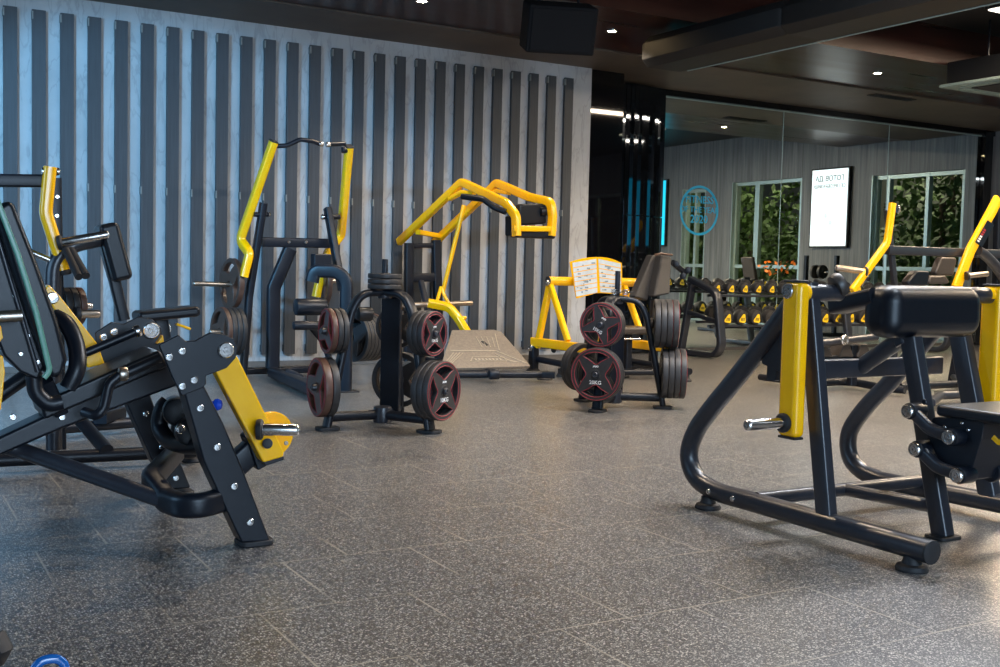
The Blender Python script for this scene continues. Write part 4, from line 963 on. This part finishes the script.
tube('floor_arm', [PZ(287, 377, .07), PZ(330, 390, .07)], .04, GRY, m3); cyl('arm_tip', PY(288, 374, 9.0), PY(300, 379, 8.8), .045, GRY, m3)
pegL = aL[3] + UZ * .12; pu = PY(232, 283, BY); 
peg(PY(243, 285, BY), V((-1, -.12, .02)), .46, m3, .022, STL)
g3 = 'plates on the pulldown machine'; w3 = 'of the lat pulldown machine'
stack(PY(229, 283.5, BY), (-1, -.12, .02), 1, .225, .05, 'with open grips on the upper left peg ' + w3, g3, m=BRZ, holes=3, trim=False, roll=.2)
stack(PY(219, 331, 9.35), (-1, -.12, .02), 4, .205, .042, 'on the lower left peg ' + w3, g3, m=BRZ, holes=3, trim=False, roll=.6)
peg(PY(236, 332, 9.35), V((-1, -.12, .02)), .24, m3, .022, STL)
stack(PY(327, 281, BY), (1, -.12, .02), 1, .215, .045, 'on the upper right peg ' + w3, g3, m=BRZ, holes=3, trim=False)
peg(PY(322, 281, BY), V((1, -.12, .02)), .16, m3, .022, STL)
stack(PY(374, 337, 9.0), (1, .3, .0), 6, .21, .038, 'on the lower right peg ' + w3, g3, m=BRZ, holes=3, trim=False)
peg(PY(350, 338, 9.0), V((1, .3, 0)), .30, m3, .022, STL)
# ================================================================== left front machine
m1 = thing('glute_kickback_machine', 'black plate-loaded machine with yellow arm and tall black pad, left foreground', 'exercise machine', (.8, 4.3, 0))
N0, N1, NM = 3.86, 4.82, 4.34
def n0(x, y, d=0): return PY(x, y, N0 + d)
def n1(x, y, d=0): return PY(x, y, N1 + d)
def nm(x, y, d=0): return PY(x, y, NM + d)
plate('front_leg', [n0(182, 385), n0(203, 383), n0(224, 424), n0(245, 474), n0(271, 542), n0(242, 543), n0(236, 531), n0(204, 462)], UY * .10, BLK, m1, bevel=.008)
fc = PZ(257, 545); plate('foot', [V((fc.x + a, N0 + .05 + b, 0)) for a, b in ((-.07, -.055), (.06, -.055), (.06, .055), (-.07, .055))], UZ * .022, RBR, m1, bevel=.006, r=.03)
plate('rear_leg', [n1(125, 400), n1(130, 385), n1(147, 385), n1(158, 416), n1(174, 446), n1(191, 488), n1(172, 490), n1(153, 463)], UY * .10, BLK, m1, bevel=.008)
fc1 = PY(182, 492, N1); plate('foot', [V((fc1.x + a, N1 + .05 + b, 0)) for a, b in ((-.07, -.055), (.06, -.055), (.06, .055), (-.07, .055))], UZ * .022, RBR, m1, bevel=.006, r=.03)
plate('pivot_plate', [n0(159, 345, -.02), n0(179, 335, -.02), n0(186, 341, -.02), n0(195, 341, -.02), n0(211, 332.5, -.02), n0(225, 334.5, -.02), n0(234, 339, -.02), n0(238, 348, -.02), n0(236, 358, -.02), n0(227, 368, -.02), n0(206, 376, -.02), n0(206.5, 384, -.02), n0(203, 388, -.02), n0(182, 396, -.02), n0(173, 378, -.02)], UY * .022, BLK, m1, bevel=.004)
for q in ((169, 357), (182, 351), (194, 380), (182, 386), (200, 408), (217, 447), (234, 486), (250, 522)): bolt(n0(*q, -.022 if q[1] < 390 else 0), -UY, .014, m1)
for q in ((146, 414), (162, 447), (176, 478)): bolt(n1(*q), -UY, .013, m1)
ringcap(n0(225.5, 350, -.024), -UY, .028, m1)
# main beam (seat rail) and cover
plate('main_beam', [nm(-30, 451), nm(60, 409), nm(170, 363), nm(180, 385), nm(110, 411), nm(60, 430), nm(-30, 469)], UY * .14, BLK, m1, bevel=.012)
plate('seat_cover', [nm(40, 405, -.06), nm(60, 394, -.06), nm(100, 376, -.06), nm(160, 350, -.06), nm(170, 366, -.06), nm(105, 394, -.06), nm(45, 420, -.06)], UY * .26, VIN, m1, bevel=.012)
bolt(nm(62, 417, -.005), -UY, .013, m1); bolt(nm(13, 417, -.06), -UY, .012, m1, 'adjuster_bolt')
plate('far_pivot_plate', [PY(95, 333, 4.66), PY(112, 322, 4.66), PY(124, 324, 4.66), PY(138, 317, 4.66), PY(152, 319, 4.66), PY(161, 327, 4.66), PY(163, 345, 4.66), PY(165, 366, 4.66), PY(100, 385, 4.66)], UY * .02, BLK, m1, bevel=.004)
ringcap(PY(151, 330.5, 4.655), -UY, .034, m1); ringcap(PY(165, 328.5, 4.9), -UY, .026, m1)
for q in ((103.5, 337), (114, 332)): bolt(PY(*q, 4.655), -UY, .016, m1)
for l, sgn in (((82, 354), 1),):
    pass
tube('grab_handle', [PY(82, 354.5, 4.5), PY(140, 330, 4.5)], .017, BLK, m1)
for q in ((82, 354.5), (137.5, 331)): 
    p = PY(*q, 4.5); d = (PY(140, 330, 4.5) - PY(82, 354.5, 4.5)).normalized(); cyl('handle_collar', p - d * .012, p + d * .012, .024, CHR, m1)
tube('grab_handle', [PY(120, 375, 4.2), PY(109, 384, 4.2), PY(104, 408, 4.2), PY(97, 416, 4.2), PY(84, 412, 4.25)], .019, BLK, m1, r=.05)
p = PY(122, 374, 4.2); cyl('handle_collar', p - UX * .012, p + UX * .02, .026, STL, m1)
tube('rest_bar', [PY(124, 374, 4.2), PY(160, 358, 4.2)], .019, BLK, m1)
# knee pad and tag
pad('knee_pad', PY(166, 313.5, 4.8), (.26, .16, .045), (V((.985, 0, .10)).normalized(), UY, V((-.10, 0, .985)).normalized()), VIN, m1, .018)
beam('knee_pad_post', PY(160, 318, 4.86), PY(164, 345, 4.86), .05, .06, BLK, m1, UY)
tube('yellow_tag', [PY(176, 324, 4.85), PY(182, 326, 4.85), PY(190, 329, 4.85)], s_rect(.03, .012, .005), YEL, m1, r=.02, n=UY)
# arms
plate('weight_arm', [n0(213, 367, .03), n0(237, 355, .03), n0(284.5, 452, .03), n0(284, 457, .03), n0(263.5, 463, .03)], UY * .07, YEL, m1, bevel=.008)
plate('arm_end_cap', [n0(263, 462, .035), n0(284, 456.5, .035), n0(284, 460, .035), n0(266, 466, .035)], UY * .06, RBR, m1, bevel=.003)
mb = MB(); lathe(mb, n0(271.5, 434.5, .115), UY, [(.085, 0), (.087, .003), (.087, .012), (.084, .015)], 28); mb.build('stop_disc', YEL, m1)
for q in ((276, 452), (286, 443), (284, 427)): bolt(n0(*q, .113), -UY, .008, m1, 'disc_bolt', STL)
peg(n0(257, 429.5, .0), V((.9, -.42, .0)), .15, m1, .022)
cyl('stop_knob', n0(267.5, 443.5, .03), n0(267.5, 443.5, .0), .019, RBR, m1)
plate('clamp_block', [n0(246, 437, .1), n0(254, 433, .1), n0(268, 466, .1), n0(258, 471, .1)], UY * .09, BLK, m1, bevel=.008)
beam('clamp_arm', n0(232, 468, .15), n0(252, 450, .15), .07, .09, BLK, m1, UY)
plate('rear_weight_arm', [PY(44, 290, 4.6), PY(49, 284.5, 4.6), PY(60, 296, 4.6), PY(97, 343, 4.6), PY(105, 364, 4.6), PY(88, 368, 4.6), PY(62, 325, 4.6)], UY * .07, YEL, m1, bevel=.006)
bolt(PY(52.5, 298, 4.59), -UY, .024, m1, 'arm_bolt'); plate('yellow_corner', [PY(156.5, 344, 4.62), PY(163, 335, 4.62), PY(164, 342, 4.62)], UY * .04, YEL, m1)
# tall pad
ph = [PY(-22, 212, 4.1), PY(-6, 200, 4.1), PY(8, 198, 4.1), PY(14, 205, 4.1), PY(36, 262, 4.1), PY(58, 322, 4.1), PY(68, 362, 4.1), PY(62, 377, 4.1), PY(48, 379, 4.1), PY(28, 318, 4.1), PY(2, 245, 4.1)]
plate('back_pad', [PY(0, 205, 4.1), PY(9, 199, 4.1), PY(15, 205, 4.1), PY(36, 258, 4.1), PY(58, 320, 4.1), PY(68, 360, 4.1), PY(64, 375, 4.1), PY(52, 380, 4.1), PY(45, 366, 4.1), PY(22, 298, 4.1), PY(0, 228, 4.1), PY(-10, 206, 4.1)], UY * .42, VIN, m1, bevel=.02)
tube('pad_piping', [PY(-3, 200, 4.09), PY(18, 255, 4.09), PY(36, 312, 4.09), PY(50, 371, 4.09), PY(44, 378, 4.09)], s_rect(.012, .019, .005), GRN, m1, r=.04, n=UY)
plate('pad_frame', [PY(-26, 215, 4.16), PY(-10, 206, 4.16), PY(0, 228, 4.16), PY(22, 298, 4.16), PY(45, 366, 4.16), PY(38, 380, 4.16), PY(20, 372, 4.16), PY(4, 356, 4.16), PY(-20, 300, 4.16)], UY * .3, BLK, m1, bevel=.01)
tube('frame_edge', [PY(-4, 232, 4.15), PY(38, 372, 4.15)], .008, GRY, m1)
for q in ((15, 296), (28, 336), (38, 362), (21, 354)): bolt(PY(*q, 4.15), -UY, .008, m1)
stube('guard_tube', [PY(55, 317, 4.45), PY(67, 325, 4.4), PY(76, 345, 4.35), PY(77, 368, 4.3), PY(68, 388, 4.3)], .032, BLK, m1)
tube('foot_loop', [PY(34, 376, 4.2), PY(35, 392, 4.2), PY(48, 405, 4.2), PY(62, 402, 4.2)], .028, BLK, m1, r=.06)
beam('pad_strut', PY(45, 380, 4.3), PY(60, 412, 4.34), .07, .05, BLK, m1, UY)
tube('side_bar', [PY(-5, 317, 4.05), PY(22, 315.5, 4.05)], .02, STL, m1)
plate('left_weight_arm', [PY(-12, 318, 4.0), PY(1, 326, 4.0), PY(3, 338, 4.0), PY(-6, 350, 4.0)], UY * .05, YEL, m1); plate('left_weight_arm', [PY(-8, 356, 4.0), PY(3, 356, 4.0), PY(5, 372, 4.0), PY(1, 410, 4.0), PY(-8, 410, 4.0)], UY * .05, YEL, m1)
tube('low_strut', [PY(-8, 400, 4.6), PY(38, 368, 4.6)], .03, BLK, m1)
# base brace and U bracket
tube('brace_tube', [nm(-25, 438, .07), nm(20, 450, .07), PZ(162, 500, .17)], .030, GRY, m1, r=.1)
U_ = [PY(176, 452, N1 + .02), PZ(150, 480, .22), PZ(166, 500, .17), PZ(190, 509, .17), PY(228, 498, N0 + .06)]
tube('leg_bracket', U_, s_rect(.085, .07, .022), BLK, m1, r=.10, n=UZ)
# roller unit between the legs
stube('roller_arm', [PY(168, 402, 4.5), PY(162, 410, 4.5), PY(160, 428, 4.5), PY(172, 442, 4.4), PY(196, 446, 4.2), PY(212, 440, 4.1)], .034, BLK, m1)
cyl('foot_roller', PY(175, 408, 4.7), PY(177, 412, 4.3), .055, VIN, m1, ch=.015); cyl('foot_roller', PY(184, 428, 4.6), PY(190, 432, 4.2), .055, VIN, m1, ch=.015)
bolt(PY(180, 429, 4.15), -UY, .018, m1)
mb = MB(); lathe(mb, PY(213, 404.5, 3.97), V((.9, -.4, 0)), [(.012, -.03), (.012, 0), (.02, .006), (.022, .018), (.016, .03), (.006, .034)], 18); mb.build('blue_knob', BLU, m1)
# ================================================================== left rear machine
Y2 = 6.0
m2 = thing('shoulder_press_machine', 'dark machine with one yellow upright lever behind the tall black pad at left', 'exercise machine', (.7, 6.0, 0))
def p2(x, y, d=0): return PY(x, y, Y2 + d)
tube('lever_arm', [p2(50, 167), p2(45.5, 213), p2(60, 258), p2(63, 270)], s_rect(.07, .062, .02), YEL, m2, r=.15, n=UY)
cyl('arm_tip_cap', p2(63.5, 270), p2(64.5, 275), .036, RBR, m2)
cyl('arm_pivot', p2(44, 171.5), p2(57, 171.5), .022, BLK, m2); bolt(p2(57, 171.5), UX, .02, m2); bolt(p2(44, 171.5), -UX, .02, m2)
beam('rear_upright', p2(55, 178, .12), V((p2(60, 400, .12).x, Y2 + .12, .03)), .05, .06, BLK, m2, UY)
for q in ((57.5, 197), (57, 216)): bolt(p2(*q, .08), -UY, .012, m2)
beam('top_beam', p2(-10, 180.5, .05), p2(45, 181, .05), .06, .065, BLK, m2, UY)
tube('guard_arch', [V((p2(54, 400).x, Y2, .05)), p2(53, 290), p2(54, 262), p2(72, 245), p2(106, 238)], .040, GRY, m2, r=.18, seg=8)
beam('seat_frame', p2(104, 238), p2(124, 320), .06, .055, BLK, m2, UY)
pad('chest_pad', p2(113, 252), (.10, .30, .20), (V((.97, 0, .26)), V((-.26, 0, .97)), UY), VIN, m2, .025)
beam('pad_bracket', p2(98, 236), p2(115, 233), .05, .04, BLK, m2, UY)
for a, b_ in (((66, 250), (79, 277)), ((71, 250), (86, 276))): tube('grip_handle', [p2(*a, -.1), p2(*b_, -.3)], .02, RBR, m2)
peg(p2(58, 243, -.05), V((1, -.3, .22)), .25, m2, .022, CHR)
peg(p2(52, 261, -.0), V((-1, .1, .42)), .12, m2, .016, CHR, collar=False, name='small_peg')
stack(PY(81, 306, 6.2), (1, .2, 0), 3, .10, .034, 'on the low peg of the machine behind the tall black pad', 'small plates on the left rear machine', trim=False, m=BRZ, holes=3)
peg(PY(66, 306, 6.2), (1, .2, 0), .14, m2, .018); peg(PY(76, 314, 6.0), (1, .1, 0), .12, m2, .022, STL)
yb = PZ(0, 466).y
tube('base_rail', [V((.2, 5.72, .065)), PZ(196, 451, .065)], .033, BLK, m2)
tube('base_rail', [PZ(30, 431, .065), PZ(150, 421, .065)], .033, BLK, m2)
tube('diagonal_strut', [PZ(107, 451, .09), PY(76, 415, 6.1), PY(68, 380, 6.1)], .034, BLK, m2, r=.05)
p = PZ(195, 462); foot(V((p.x, p.y + .03, .07)), m2, .062, .05, .035); beam('rail_joint', PZ(100, 418, .12), PZ(120, 412, .12), .07, .08, BLK, m2, UZ)
beam('rear_post', V((PZ(52, 430, .06).x, PZ(52, 430, .06).y, .02)), PY(52, 330, PZ(52, 430, .06).y), .06, .06, BLK, m2, UY)
# ================================================================== things at the bottom left corner
q = PZ(42, 690); kb = thing('kettlebell', 'top of a glossy blue kettlebell handle at the bottom edge', 'kettlebell', (q.x, q.y - .06, 0))
BLG = noise_var(mat('glossy_blue_vinyl', (.01, .10, .35), .12, 0, .6, .5), 20, .1)
o_ = V((q.x, q.y - .12, 0)); mb = MB(); lathe(mb, o_, UZ, [(.03, 0), (.045, .006), (.052, .03), (.045, .06), (.02, .075), (0, .077)], 20); mb.build('bell', BLG, kb)
tube('handle', [o_ + V((-.033, .0, .05)), o_ + V((-.036, .0, .115)), o_ + V((.036, .0, .115)), o_ + V((.033, .0, .05))], .011, BLG, kb, r=.03)
q = PZ(-27, 672); sh = thing('small_dumbbell', 'end of a red and black dumbbell at the bottom left corner', 'dumbbell', (q.x, q.y, 0))
RDV = noise_var(mat('red_vinyl', (.45, .04, .02), .35), 20, .1)
o_ = V((q.x, q.y - .05, .055)); d = V((.55, .6, .0)).normalized()
for s_, m_ in ((-.05, RDV), (.06, RBR)):
    mb = MB(); lathe(mb, o_ + d * (s_ - .03), d, [(.03, 0), (.046, .008), (.05, .02), (.05, .045), (.046, .055), (.03, .06)], 6); mb.build('head', m_, sh)
cyl('handle', o_ - d * .04, o_ + d * .05, .014, CHR, sh)
